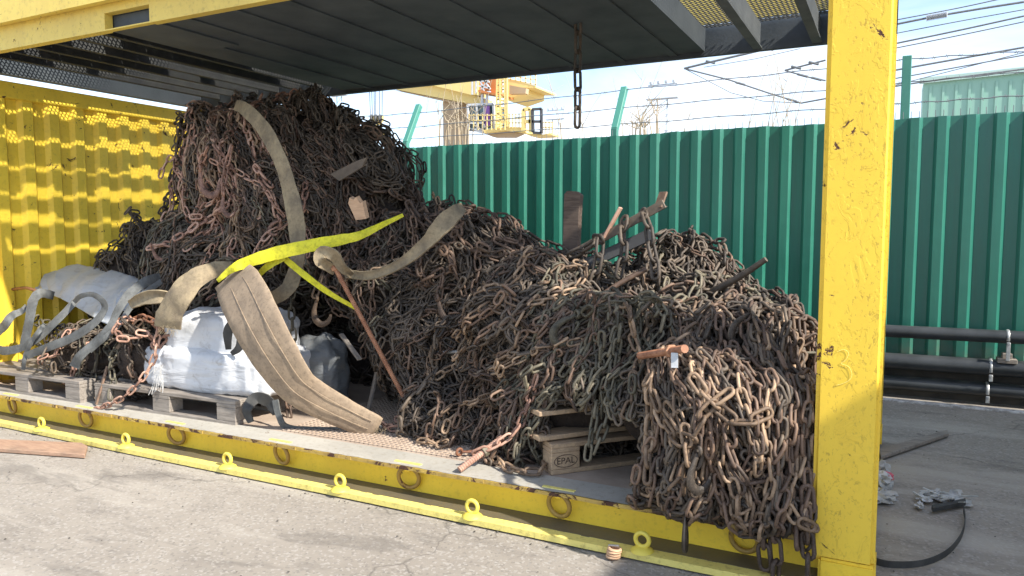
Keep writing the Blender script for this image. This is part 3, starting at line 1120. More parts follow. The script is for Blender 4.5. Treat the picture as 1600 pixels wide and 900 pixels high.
# the chains underneath: nobody could count them
SV, SF, off = [], [], 0
under_px = []
for key, (poly, cnt, *_r) in REG.items():
    under_px.append(sample(poly, int(cnt * 1.5)))
P0, ok = trace(np.concatenate(under_px), .0)
P0 = P0[ok]
e = ELL[RNG.integers(0, 21, 330)]
rnd = e[:, :3] + norm(RNG.normal(0, 1, (330, 3))) * e[:, 3:]
rnd = project(rnd, 0.0, 5)
rnd = rnd[(rnd[:, 2] > .2) & (np.abs(sdf(rnd)) < .05) & (rnd[:, 1] < 4.95)]
P0 = np.concatenate([P0, rnd])
m_ = len(P0)
P, Q = walk(P0, 26, RNG.uniform(-.045, .012, m_), np.clip(RNG.normal(.6, .4, m_), .05, 2), np.clip(RNG.normal(.6, .3, m_), .1, 1.5), np.zeros((m_, 3)), 40)
for i in range(m_):
    a_, b_ = outside(P[i])
    if b_ - a_ < 4:
        continue
    V, F = chain_mesh(P[i, a_:b_], Q[i, a_:b_], LP_COARSE, .3)
    SV.append(V)
    SF.append(F + off)
    off += len(V)
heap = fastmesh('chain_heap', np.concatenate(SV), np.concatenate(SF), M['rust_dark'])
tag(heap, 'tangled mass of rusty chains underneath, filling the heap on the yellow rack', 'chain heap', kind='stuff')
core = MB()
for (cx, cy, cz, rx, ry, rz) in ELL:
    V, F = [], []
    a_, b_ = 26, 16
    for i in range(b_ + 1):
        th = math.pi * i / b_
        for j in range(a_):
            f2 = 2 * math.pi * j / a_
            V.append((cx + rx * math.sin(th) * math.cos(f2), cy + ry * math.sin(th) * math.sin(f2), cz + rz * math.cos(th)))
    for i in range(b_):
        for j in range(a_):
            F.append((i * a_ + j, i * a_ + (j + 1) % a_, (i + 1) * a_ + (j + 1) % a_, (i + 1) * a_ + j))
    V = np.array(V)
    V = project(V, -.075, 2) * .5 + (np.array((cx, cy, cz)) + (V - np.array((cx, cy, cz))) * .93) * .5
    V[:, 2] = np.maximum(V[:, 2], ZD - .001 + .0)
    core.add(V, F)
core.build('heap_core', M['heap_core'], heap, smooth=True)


# ------------------------------------------------------------------ chains one can point to
def resample(P, step):
    P = np.asarray(P, float)
    L = np.concatenate([[0], np.cumsum(np.linalg.norm(np.diff(P, axis=0), axis=1))])
    n_ = max(2, int(L[-1] / step) + 1)
    s_ = np.arange(n_) * step
    return np.stack([np.interp(s_, L, P[:, a]) for a in range(3)], 1)


def onheap(x, y, out=.07):
    P, ok = trace([(x, y)], .02)
    if not ok[0]:
        return None
    return P[0] + norm(CAM - P[0]) * out


def pts3(rows, out=.07):
    R_ = []
    for r in rows:
        if len(r) == 3:
            R_.append(at(r[0], r[1], Y=r[2]))
        else:
            p = onheap(r[0], r[1], out)
            if p is None:
                p = at(r[0], r[1], Y=R_[-1][1] if R_ else 3.2)
            R_.append(p)
    return R_


def hero(rows, mat, label, pitch=PITCH, out=.07, loose=.12, name='chain', group=None, cat='chain'):
    P = smoothpath(pts3(rows, out), 80)
    P = resample(P, pitch)
    prof = link_profile(pitch, pitch * .205, pitch * .70, 8, 6)
    V, F = chain_mesh(P, np.tile((.3, -1.0, .2), (len(P), 1)), prof, loose, RNG.uniform(0, 1.5))
    o = fastmesh(name, V, F, M[mat])
    return tag(o, label, cat, group), P


def hook_part(o, eye, s=1.0, yaw=0.0, tilt=0.0, mat='rust_tan', flat=False):
    """a forged J hook hanging from its eye; part of its chain"""
    pr_ = [(0, 0), (-.004, -.02), (-.012, -.05), (-.014, -.085), (0, -.118), (.028, -.135), (.058, -.124), (.074, -.10), (.078, -.078)]
    rr_ = [.0085, .010, .013, .016, .018, .0175, .014, .011, .007]
    A = smoothpath(np.column_stack([pr_, rr_]), 26)
    L3 = np.column_stack([A[:, 0], np.zeros(26), A[:, 1]]) * s
    ct, st_ = math.cos(tilt), math.sin(tilt)
    L3 = np.column_stack([L3[:, 0] * ct - L3[:, 2] * st_, L3[:, 1], L3[:, 0] * st_ + L3[:, 2] * ct])
    if flat:
        L3 = np.column_stack([L3[:, 0], L3[:, 2] * -1, np.zeros(26)])
    L3 = L3 @ rotz(yaw).T + np.asarray(eye)
    h_ = MB().tube(L3, A[:, 2] * s, 9, flat=.62, up=(math.sin(-yaw) if not flat else 0, math.cos(yaw) if not flat else 0, 0 if not flat else 1))
    d = L3[0] - L3[2]
    d /= np.linalg.norm(d)
    h_.ring(L3[0] + d * .014 * s, .016 * s, .0075 * s, norm(np.array((math.sin(yaw) + .2, math.cos(yaw), .1))), 14, 7)
    return h_.build('hook', M[mat], o, smooth=True)


for o, p, mt in hooked:
    q = p + norm(CAM - p) * .055
    hook_part(o, q, RNG.uniform(.75, 1.0), RNG.uniform(0, .9), RNG.uniform(-1.2, 1.2), mt)
# from the roof
xh = at(903, 80, Y=4.0)
P = [(xh[0], 4.0, z) for z in np.arange(ZR + .02, at(903, 190, Y=4.0)[2] + .02, -.104)]
P = np.array(P)
V, F = chain_mesh(P, np.tile((.55, -1.0, 0), (len(P), 1)), link_profile(.104, .017, .056, 8, 6), .05, .9)
tag(fastmesh('chain', V, F, M['rust_dark']), 'short dark chain hanging alone from the roof in front of the sky', 'chain')
# over the deck edge by the post
for i, (xa, ya, xb, yb, ln) in enumerate(((1192, 800, 1196, 900, 0), (1212, 790, 1212, 897, 0), (1248, 800, 1243, 868, 0), (1262, 780, 1262, 905, 0))):
    lab = ('rust-brown chain hanging over the deck edge onto the flange, leftmost of four by the post',
           'rust-brown chain hanging over the deck edge, second from the left of four by the post',
           'shorter rusty chain hanging over the deck edge, third of four beside the yellow post',
           'long rusty chain hanging beside the yellow post, nearest the post of four')[i]
    hero([(xa, ya, 2.80), (xa * .6 + xb * .4, ya * .5 + yb * .5, 2.785), (xb, yb, 2.775)], 'rust', lab, .082, loose=.1)
o, P = hero([(1072, 680), (1074, 730), (1071, 783, 2.72)], 'rust_tan', 'chain ending in a dark hook that hangs in front of the yellow side beam', .07)
hook_part(o, P[-1] - np.array((0, .0, .055)), 1.1, 1.72, 0, 'rust_dark')
o, P = hero([(940, 530), (938, 590, 3.08), (930, 650, 3.03), (918, 712, 3.0)], 'rust_olive', 'greenish chain hanging in a narrow loop in front of the pallet boards')
hero([(968, 520), (955, 600, 3.08), (946, 660, 3.02), (926, 715, 2.99)], 'rust_olive', 'second greenish chain hanging right of the loop before the pallet boards')
hero([(462, 440, 3.32), (455, 470, 3.30), (460, 545, 3.30)], 'rust_olive', 'pale chain hanging straight behind the wide brown sling')
hero([(430, 480, 3.33), (438, 540, 3.30), (448, 600, 3.30), (452, 650, 3.28)], 'rust', 'dark chain hanging behind the wide brown sling down to the deck')
o, P = hero([(500, 440, 3.36), (489, 470, 3.33)], 'rust_tan', 'short chain with a tan hook hanging at the dark hollow beside the threaded rod')
hook_part(o, P[-1] - np.array((0, 0, .05)), 1.05, .45, 0, 'rust_tan')
o, P = hero([(690, 440), (686, 465)], 'rust', 'chain with a big brown hook lying on the middle slope of the heap', out=.08)
hook_part(o, P[-1] - np.array((0, .02, .04)), 1.15, .5, .5, 'rust')
o, P = hero([(836, 596), (822, 640), (806, 672, 3.05), (765, 700, 2.98), (735, 706, 2.95)], 'rust_pink', 'pinkish chain running down to a hook that lies on the deck edge', out=.09)
hook_part(o, at(722, 706, Z=.205), 1.0, -1.25, 0, 'rust_orange', True)
o, P = hero([(925, 470), (905, 492)], 'rust_olive', 'chain with a greenish flat hook on top of the olive fan', out=.08)
hook_part(o, P[-1] + np.array((-.02, -.03, -.01)), 1.05, .5, -.9, 'rust_olive')
o, P = hero([(1090, 640), (1092, 690), (1086, 716)], 'rust', 'chain with a broad flat hook in the bulge above the deck edge', out=.06)
hook_part(o, P[-1] - np.array((0, .01, .03)), 1.0, .9, -.2, 'rust_dark')
o, P = hero([(322, 236), (310, 262)], 'rust_pink', 'chain with a salmon hook sticking out at the left edge of the tall heap', out=.10)
hook_part(o, P[-1] - np.array((0, 0, .04)), 1.3, .4, .25, 'rust_pink')
o, P = hero([(360, 235), (352, 270), (348, 300)], 'rust_pink', 'chain with a pink hook looped on the front of the tall heap', out=.10)
hook_part(o, P[-1] - np.array((0, 0, .04)), 1.0, .4, .1, 'rust_pink')
for i, (rows, lab) in enumerate((
        ([(900, 395, 3.60), (930, 378, 3.56), (938, 372, 3.52), (934, 410, 3.5), (926, 445, 3.5)], 'dark chain hooked over the lower end of the leaning metal frame'),
        ([(975, 350, 3.60), (972, 362, 3.55), (975, 395, 3.52), (966, 430, 3.5)], 'dark chain hanging from the middle of the leaning metal frame'),
        ([(1005, 335, 3.62), (1010, 345, 3.55), (1018, 385, 3.5), (1024, 425, 3.48)], 'dark chain hanging from the upper end of the leaning metal frame'))):
    hero(rows, 'rust_dark', lab, .085)
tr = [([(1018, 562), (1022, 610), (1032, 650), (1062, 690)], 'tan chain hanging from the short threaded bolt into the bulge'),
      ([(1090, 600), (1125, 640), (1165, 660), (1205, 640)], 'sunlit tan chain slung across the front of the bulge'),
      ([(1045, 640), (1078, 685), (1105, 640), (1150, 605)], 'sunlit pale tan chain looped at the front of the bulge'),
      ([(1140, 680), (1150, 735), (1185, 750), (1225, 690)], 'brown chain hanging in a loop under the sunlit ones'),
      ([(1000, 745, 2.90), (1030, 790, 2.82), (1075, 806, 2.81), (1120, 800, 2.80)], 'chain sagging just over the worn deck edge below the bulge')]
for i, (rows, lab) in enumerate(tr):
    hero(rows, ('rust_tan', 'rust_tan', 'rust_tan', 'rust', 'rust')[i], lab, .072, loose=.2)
# loose coils on the deck in front of the pallet
for i, (rows, mt, lab) in enumerate((
        ([(775, 720, 2.98), (800, 735, 2.93), (840, 738, 2.92), (850, 722, 2.98), (815, 712, 3.02), (790, 722, 2.97)], 'rust_tan', 'sunlit chain coiled on the deck edge left of the pallet corner'),
        ([(660, 690, 3.2), (690, 695, 3.1), (705, 680, 3.15), (680, 665, 3.3)], 'rust_tan', 'tan chain lying on the reddish deck mesh beside the heap'),
        ([(590, 660, 3.35), (620, 672, 3.28), (640, 665, 3.3), (615, 655, 3.4)], 'rust_pink', 'reddish chain end lying on the deck right of the wide sling tip'),
        ([(150, 640, 2.90), (185, 625, 2.9), (215, 600, 2.93), (240, 560, 2.98), (248, 500, 3.02)], 'rust_pink', 'reddish chain hanging off the left pallets beside the white sack'))):
    if i < 3:
        rows = [tuple(at(a, b_, Z=.2)) for a, b_, _ in rows]
        P = resample(smoothpath(rows, 60), .066)
        P[:, 2] += .006
        V, F = chain_mesh(P, np.tile((0, 0, 1.0), (len(P), 1)), LP_FINE, .2, .75)
        tag(fastmesh('chain', V, F, M[mt]), lab, 'chain')
    else:
        hero(rows, mt, lab, .06)

# ------------------------------------------------------------------ slings and straps
sl = thing('sling', 'wide brown padded lifting sling hanging from the heap onto the deck', 'sling', at(500, 600, Y=3.05))
sl.location.z = .18
ORIG[sl] = np.array(sl.location)
rib = ribbon([(360, 430, 3.12, 62), (374, 448, 3.02, 76), (398, 498, 2.92, 80), (428, 552, 2.92, 74), (462, 600, 2.97, 62), (496, 624, 3.05, 54), (546, 650, 3.15, 46), (580, 665, 3.21, 40), (591, 670, 3.24, 36)], .010, 50, 9, sag=.012, soft=.25)
rib.build('padded_sleeve', M['sling'], sl, smooth=True, bevel=.003)
for s_ in (-.17, .17):
    rows = [(360, 430, 3.12, 62), (374, 448, 3.02, 76), (398, 498, 2.92, 80), (428, 552, 2.92, 74), (462, 600, 2.97, 62), (496, 624, 3.05, 54), (546, 650, 3.15, 46), (578, 664, 3.205, 40)]
    A = smoothpath(rows, 40)
    tx, ty = np.gradient(A[:, 0]), np.gradient(A[:, 1])
    L = np.hypot(tx, ty)
    pp = [at(A[i, 0] - ty[i] / L[i] * s_ * A[i, 3], A[i, 1] + tx[i] / L[i] * s_ * A[i, 3], Y=A[i, 2] + .012 * 4 * s_ * s_ - .0085) for i in range(40)]
    MB().tube(pp, .0022, 5).build('stitched_seam', M['sling'], sl, smooth=True)
rib = ribbon([(592, 664, 3.235, 12), (586, 675, 3.27, 11), (560, 672, 3.25, 9), (500, 671, 3.16, 8), (450, 668, 3.09, 9), (436, 650, 3.08, 9), (430, 625, 3.1, 9)], .007, 36, 3)
rib.build('return_strap', M['greystrap'], sl, smooth=True)

o = ribbon([(368, 164, 3.62, 16), (385, 172, 3.50, 21), (415, 205, 3.42, 22), (442, 260, 3.36, 22), (458, 320, 3.34, 25), (465, 365, 3.33, 26), (464, 410, 3.30, 21), (452, 448, 3.26, 23), (428, 465, 3.24, 21), (410, 462, 3.30, 15)], .006, 50, 5, sag=.006).build('sling', M['beige'], smooth=True)
tag(o, 'long beige flat sling draped down the front of the tall heap', 'sling')
o = ribbon([(262, 512, 2.97, 40), (266, 490, 2.96, 40), (282, 462, 2.98, 38), (305, 436, 3.04, 32), (335, 422, 3.14, 24), (362, 418, 3.25, 18)], .010, 30, 5, sag=.012).build('sling', M['beige'], smooth=True)
tag(o, 'frayed beige sling end looping above the white sacks', 'sling')
o = ribbon([(540, 428, 3.42, 12), (580, 430, 3.36, 14), (625, 412, 3.38, 15), (665, 380, 3.40, 20), (690, 352, 3.42, 28), (712, 332, 3.50, 24), (724, 324, 3.62, 16)], .009, 36, 5, sag=-.01).build('sling', M['beige'], smooth=True)
tag(o, 'grey-beige sling curving over the middle of the heap', 'sling')
o = ribbon([(524, 422, 3.20, 16), (500, 408, 3.12, 18), (503, 394, 3.12, 18), (522, 400, 3.14, 18), (534, 418, 3.20, 14), (550, 430, 3.3, 11)], .009, 26, 5, sag=-.012).build('strap_loop', M['beige'], smooth=True)
tag(o, 'tan strap loop twisted around the head of the long threaded rod', 'strap')
for (cx, cy, Yf, lab) in ((262, 514, 2.96, 'beige frayed fibres at the cut end of the sling above the white sacks'), (591, 672, 3.23, 'pale frayed fibres at the tip of the wide brown sling')):
    fb = MB()
    for i in range(26):
        a = at(cx + random.uniform(-17, 17), cy + random.uniform(-6, 4), Y=Yf)
        d = np.array((random.uniform(-.03, .03), random.uniform(-.02, .01), random.uniform(-.05, .0)))
        fb.tube([a, a + d * .5 + np.array((random.uniform(-.008, .008), 0, 0)), a + d], .0011, 4)
    tag(fb.build('frayed_threads', M['beige']), lab, 'threads')
ys_ = thing('yellow_strap', 'bright yellow webbing strap stretched across the front of the heap', 'strap', at(450, 410, Y=3.2))
ribbon([(340, 439, 3.06, 6), (360, 422, 3.06, 11), (385, 410, 3.07, 17), (430, 396, 3.10, 20), (480, 385, 3.14, 20), (530, 375, 3.20, 17), (562, 368, 3.26, 13), (596, 352, 3.38, 9), (630, 336, 3.5, 5)], .0025, 60, 5, sag=.004).build('main_band', M['yellowstrap'], ys_, smooth=True)
ribbon([(395, 438, 3.16, 7), (420, 415, 3.14, 11), (445, 402, 3.13, 9)], .004, 16, 3).build('band_tail', M['yellowstrap'], ys_, smooth=True)
ribbon([(446, 405, 3.15, 9), (470, 425, 3.17, 10), (510, 455, 3.22, 8), (560, 484, 3.3, 5)], .004, 20, 3).build('band_tail', M['yellowstrap'], ys_, smooth=True)
o = ribbon([(332, 640, 2.94, 9), (318, 660, 2.93, 12), (0, 0, 0, 0)][:2] + [(318, 672, 2.95, 12)], .006, 12, 3)

# dark strap and buckle lying under the sling
o = ribbon([(392, 660, 3.02, 9), (386, 640, 3.02, 14), (400, 622, 3.06, 18), (420, 628, 3.10, 16), (432, 646, 3.1, 12)], .008, 26, 4).build('strap', M['black'], smooth=True)
tag(o, 'black rubber strap curled on the deck under the brown sling', 'strap')
o = ribbon([(357, 546, 3.07, 8), (356, 520, 3.06, 14), (364, 506, 3.05, 15), (377, 516, 3.05, 14), (374, 542, 3.06, 12), (362, 553, 3.07, 7)], .006, 22, 4).build('bag_loop', M['black'], smooth=True)
tag(o, 'black webbing loop lying on the white upper sack', 'strap')

# ------------------------------------------------------------------ threaded rods and pieces of steel
def rod(a, b, r, mat, label, name='threaded_rod', nut=None, mid=None):
    a, b = np.asarray(a), np.asarray(b)
    t = thing(name, label, 'threaded rod', (a + b) / 2)
    L = np.linalg.norm(b - a)
    n_ = int(L / (.005 if r < .015 else .006))
    pth = a + (b - a) * np.linspace(0, 1, n_)[:, None]
    rr_ = r * (1 + .10 * np.where(np.arange(n_) % 2 == 0, 1, -1))
    MB().tube(pth, rr_, 10).build('rod', M[mat], t)
    if nut is not None:
        c_ = a + (b - a) * nut
        d = (b - a) / L
        MB().tube([c_ - d * r * .8, c_ + d * r * .8], r * 1.8, 6).build('nut', M[mat] if mid is None else M[mid], t, bevel=.002)


rod(at(508, 390, Y=3.16), at(644, 645, Y=3.42), .0125, 'rust_orange', 'long orange-rusty threaded rod leaning diagonally against the heap', nut=.11)
rod(at(1000, 556, Y=2.98), at(1070, 545, Y=2.68), .0145, 'rust_orange', 'short rusty threaded bolt sticking out above the front bulge', nut=.72)
rod(at(785, 684, Y=3.06), at(718, 734, Y=2.86), .0150, 'rust_pink', 'reddish threaded bolt with a nut lying across the deck edge', nut=.42, mid='rust_olive')
pl = MB().bar(at(1054, 551, Y=2.70), at(1054, 575, Y=2.69), .026, .006)
tag(pl.build('metal_tab', M['galv'], bevel=.001), 'small pale metal tab hanging under the short threaded bolt', 'metal plate')
# rods and tubes stuck in the heap
o = MB().tube(smoothpath([at(1075, 475, Y=3.6), at(1120, 452, Y=3.55), at(1160, 430, Y=3.52), at(1197, 405, Y=3.50)], 14), np.linspace(.02, .013, 14), 9).build('steel_bar', M['rust_dark'], smooth=True)
tag(o, 'dark rusty bar poking out to the upper right in front of the green fence', 'steel bar')
o = MB().tube(smoothpath([at(1010, 420, Y=3.50), at(960, 448, Y=3.44), at(905, 486, Y=3.36)], 14), .013, 8).build('steel_bar', M['rust'], smooth=True)
tag(o, 'brown steel bar lying diagonally below the leaning metal frame', 'steel bar')
o = MB().tube([at(645, 552, Y=3.55), at(730, 549, Y=3.42), at(800, 548, Y=3.3)], .010, 8).build('steel_bar', M['galv'], smooth=True)
tag(o, 'pale thin bar lying level among the middle chains', 'steel bar')
# leaning angle frame
fr = thing('angle_iron', 'dark metal angle frame leaning on the rear of the heap with raised tips', 'metal frame', at(960, 370, Y=3.62))
a, b = at(905, 392, Y=3.62), at(1038, 318, Y=3.62)
MB().bar(a, b, .012, .045).bar(a + np.array((0, .03, -.012)), b + np.array((0, .03, -.012)), .05, .006).build('angle_bar', M['rust_dark'], fr, bevel=.002)
MB().bar(at(905, 418, Y=3.66), at(1020, 365, Y=3.70), .045, .06).build('square_tube', M['crane_dark'], fr, bevel=.004)
MB().bar(at(1028, 325, Y=3.62), at(1037, 300, Y=3.66), .05, .012).build('tip_plate', M['rust'], fr, bevel=.003)
MB().bar(at(944, 372, Y=3.62), at(970, 324, Y=3.63), .05, .014).build('tip_plate', M['rust_pink'], fr, bevel=.003)
# wooden stakes
o = MB().prism([at(q[0], q[1], Y=4.02) for q in ((878, 405), (881, 303), (886, 298), (900, 299), (907, 304), (905, 330), (902, 405))], (.0, .05, 0)).build('wooden_stake', M['stake'], bevel=.004)
tag(o, 'upright brown wooden stake standing behind the heap before the fence', 'stake')
o = MB().prism([at(q[0], q[1], Y=3.38) for q in ((556, 344), (544, 318), (546, 309), (552, 312), (556, 308), (563, 318), (566, 315), (572, 342))], (.0, .03, .01)).build('broken_wood', M['woodraw'])
tag(o, 'splintered reddish piece of wood poking up above the yellow strap', 'wood')
o = MB().bar(at(533, 522, Y=3.5), at(562, 562, Y=3.42), .03, .012).build('broken_wood', M['woodgrey'], bevel=.002)
tag(o, 'small grey stick of wood in the dark hollow by the rod', 'wood')
o = MB().bar(at(576, 640, Y=3.62), at(590, 575, Y=3.68), .03, .015).build('broken_wood', M['woodgrey'], bevel=.002)
tag(o, 'grey slat standing in the dark hollow behind the rod', 'wood')
# dented scrap plate among the upper chains
pc = MB().prism([at(q[0], q[1], Y=3.62) for q in ((515, 272), (555, 252), (572, 246), (565, 262), (530, 283))], (.01, .012, .004)).build('scrap_plate', M['rust_dark'], bevel=.002)
tag(pc, 'dark steel scrap plate among the chains at the right of the tall heap', 'metal plate')


# ------------------------------------------------------------------ pallets
def pallet(name, label, c, ang, L=1.2, W=.8, mat='wood', blocks=(0, .5275, 1.055), parts=True, z0=.177, top_only=None):
    t = thing(name, label, 'pallet', (c[0], c[1], z0))
    R = rotz(ang)

    def bx(x0, x1, y0, y1, za, zb, jig=0.0):
        m_ = MB().box(x0, x1, y0, y1, z0 + za, z0 + zb)
        V = m_.v[0]
        V[:, :2] = V[:, :2] @ R[:2, :2].T + np.array(c[:2])
        V[:, 2] += jig * (V[:, 0] - V[:, 0].mean())
        return m_
    for y0 in (0, W / 2 - .05, W - .1):
        bx(0, L, y0, y0 + .1, 0, .022).build('bottom_board', M[mat], t, bevel=.003)
        for q in blocks:
            o_ = bx(q, q + .145, y0, y0 + .1, .0225, .0995).build('block', M[mat], t, bevel=.003)
            t['first'] = 1
    for q in blocks:
        bx(q, q + .145, 0, W, .1, .1215).build('stringer_board', M[mat], t, bevel=.003)
    for i in range(5):
        y0 = i * (W - .12) / 4
        bx(0, L, y0, y0 + .12, .122, .144).build('top_board', M[mat], t, bevel=.003)
    del t['first']
    return t


pallet('pallet', 'weathered grey pallet on the deck under the white sacks', (-4.50, 2.955), .035, mat='woodgrey')
pallet('pallet', 'weathered pallet at the left deck edge under the grey bag', (-5.82, 2.90), .03, L=1.2, mat='woodgrey')
PA = math.radians(48)
ep = pallet('pallet', 'light wooden pallet with an oval stamp, buried under chains by the deck edge', (-1.345, 3.035), PA, mat='wood')
# oval stamp on its corner block
blk = [ch for ch in bpy.data.objects if ch.parent == ep and ch.name.startswith('block')][0]
dirx = np.array((math.cos(PA), math.sin(PA), 0))
nrm_ = np.array((math.sin(PA), -math.cos(PA), 0))
ctr = np.array((-1.345, 3.035, .177)) + dirx * .0725 + np.array((0, 0, .061)) + nrm_ * .0012
a_ = np.arange(40) * 2 * math.pi / 40
ov = MB().tube(ctr + np.cos(a_)[:, None] * dirx * .058 + np.sin(a_)[:, None] * np.array((0, 0, 1)) * .029, .0016, 5, True)
tc = bpy.data.curves.new('txt', 'FONT')
tc.body = 'EPAL'
tc.size = .043
tc.extrude = .0006
tc.align_x = 'CENTER'
tc.align_y = 'CENTER'
to = bpy.data.objects.new('txt', tc)
COL.objects.link(to)
bpy.context.view_layer.update()
tm = to.evaluated_get(bpy.context.evaluated_depsgraph_get()).to_mesh()
TV = np.array([v.co for v in tm.vertices])
TV = ctr + TV[:, 0:1] * dirx + TV[:, 1:2] * np.array((0, 0, 1)) + TV[:, 2:3] * nrm_
ov.add(TV, [tuple(p.vertices) for p in tm.polygons])
to.to_mesh_clear()
bpy.data.objects.remove(to)
bpy.data.curves.remove(tc)
ov.build('block_stamp', M['ink'], blk)
# broken second pallet on top of it
bp = thing('broken_pallet', 'broken pallet boards lying on the stamped pallet, splintered at the end', 'pallet', (-1.2, 3.2, .33))
c0 = np.array((-1.40, 3.02, .33))
R = rotz(PA + .06)
for i in range(3):
    for za in (0, .116):
        m_ = MB().box(.02 * i, .80 - .1 * i, .0 + i * .2, .12 + i * .2, za, za + .022)
        m_.v[0] = m_.v[0] @ R.T + c0
        m_.build('board', M['wood'], bp, bevel=.003)
for x in (.40,):
    m_ = MB().box(x, x + .13, .02, .12, .0225, .1155)
    m_.v[0] = m_.v[0] @ R.T + c0
    m_.build('block', M['wood'], bp, bevel=.003)
m_ = MB()
for i in range(22):
    a = np.array((random.uniform(.28, .45), random.uniform(-.03, .06), .140))
    b = a + np.array((random.uniform(-.04, .10), random.uniform(-.06, .01), random.uniform(-.012, .03)))
    m_.bar(a, b, .006, .003)
m_.v = [v @ R.T + c0 for v in m_.v]
m_.build('splinters', M['woodraw'], bp)

# ------------------------------------------------------------------ bags and sacks
def lump(c, r, ang=0.0, e=.62, seed=0, amp=.05, n=44, flatb=None, freq=1.0):
    """a stuffed sack: rounded box with creases"""
    V, F = [], []
    R = rotz(ang)
    sg = lambda v, p: math.copysign(abs(v) ** p, v)
    rr_ = np.random.default_rng(seed)
    K = rr_.normal(0, 1, (9, 3)) * np.array([4, 4, 7, 7, 10, 14, 14, 22, 22])[:, None] * freq
    ph_ = rr_.uniform(0, 6.28, 9)
    am = np.array([1, 1, .7, .7, .5, .35, .35, .2, .2]) * amp
    for i in range(n + 1):
        th = -math.pi / 2 + math.pi * i / n
        for j in range(2 * n):
            f2 = 2 * math.pi * j / (2 * n)
            q = np.array((sg(math.cos(th), e) * sg(math.cos(f2), e), sg(math.cos(th), e) * sg(math.sin(f2), e), sg(math.sin(th), e)))
            s_ = 1 + (np.abs(np.sin(K @ (q * np.array(r) * 3) + ph_)) * am).sum() - amp * 1.6
            p = q * np.array(r) * s_
            V.append(p)
    V = np.array(V) @ R.T + np.array(c)
    if flatb is not None:
        V[:, 2] = np.maximum(V[:, 2], flatb)
    m_ = 2 * n
    for i in range(n):
        for j in range(m_):
            F.append((i * m_ + j, i * m_ + (j + 1) % m_, (i + 1) * m_ + (j + 1) % m_, (i + 1) * m_ + j))
    return MB().add(V, F)


ZP = .177 + .1445
s1 = lump((-3.68, 3.34, ZP + .125), (.50, .28, .135), .05, .36, 3, .03, 60, ZP + .001, .9)
tag(s1.build('sack', M['whitebag'], smooth=True), 'full white woven sack lying on the grey pallet, lower of two', 'sack')
s2 = lump((-3.68, 3.36, ZP + .31), (.37, .24, .155), .03, .42, 5, .045, 60, ZP + .20, .9)
tag(s2.build('sack', M['whitebag'], smooth=True), 'white woven sack slumped on top of the lower sack behind the brown sling', 'sack')
s3 = lump((-3.22, 3.62, .38), (.16, .14, .22), 0, .7, 8, .07, 36, .18)
tag(s3.build('sack', M['sheetp'], smooth=True), 'grey translucent plastic sack standing in the dark hollow behind the sling', 'sack')
gb = thing('bulk_bag', 'grey-white bulk bag slumped over chains at the left by the yellow wall', 'bulk bag', (-4.7, 3.3, ZP))
# draped cloth: a bent sheet over the chains
n_u, n_v = 54, 30
topc = smoothpath([(48, 448, 3.50), (60, 425, 3.62), (100, 414, 3.70), (150, 418, 3.70), (200, 430, 3.66), (232, 445, 3.58), (245, 450, 3.52)], n_u)
botc = smoothpath([(46, 455, 3.42), (62, 458, 3.38), (85, 462, 3.34), (120, 480, 3.28), (170, 506, 3.20), (198, 484, 3.26), (238, 460, 3.42)], n_u)
V = []
for i in range(n_u):
    A_, B_ = at(topc[i, 0], topc[i, 1], Y=topc[i, 2]), at(botc[i, 0], botc[i, 1], Y=botc[i, 2])
    for j in range(n_v):
        q = j / (n_v - 1)
        p = A_ * (1 - q) + B_ * q
        bulge = math.sin(math.pi * q) * .05
        wr = .013 * math.sin(7 * q + i * .62) + .010 * math.sin(i * 1.25 + 6 * q) + .006 * math.sin(i * 2.3 + 3 * q)
        p = p + np.array((0, -.8, .6)) * (bulge + wr)
        V.append(p)
V = np.array(V).reshape(n_u, n_v, 3)
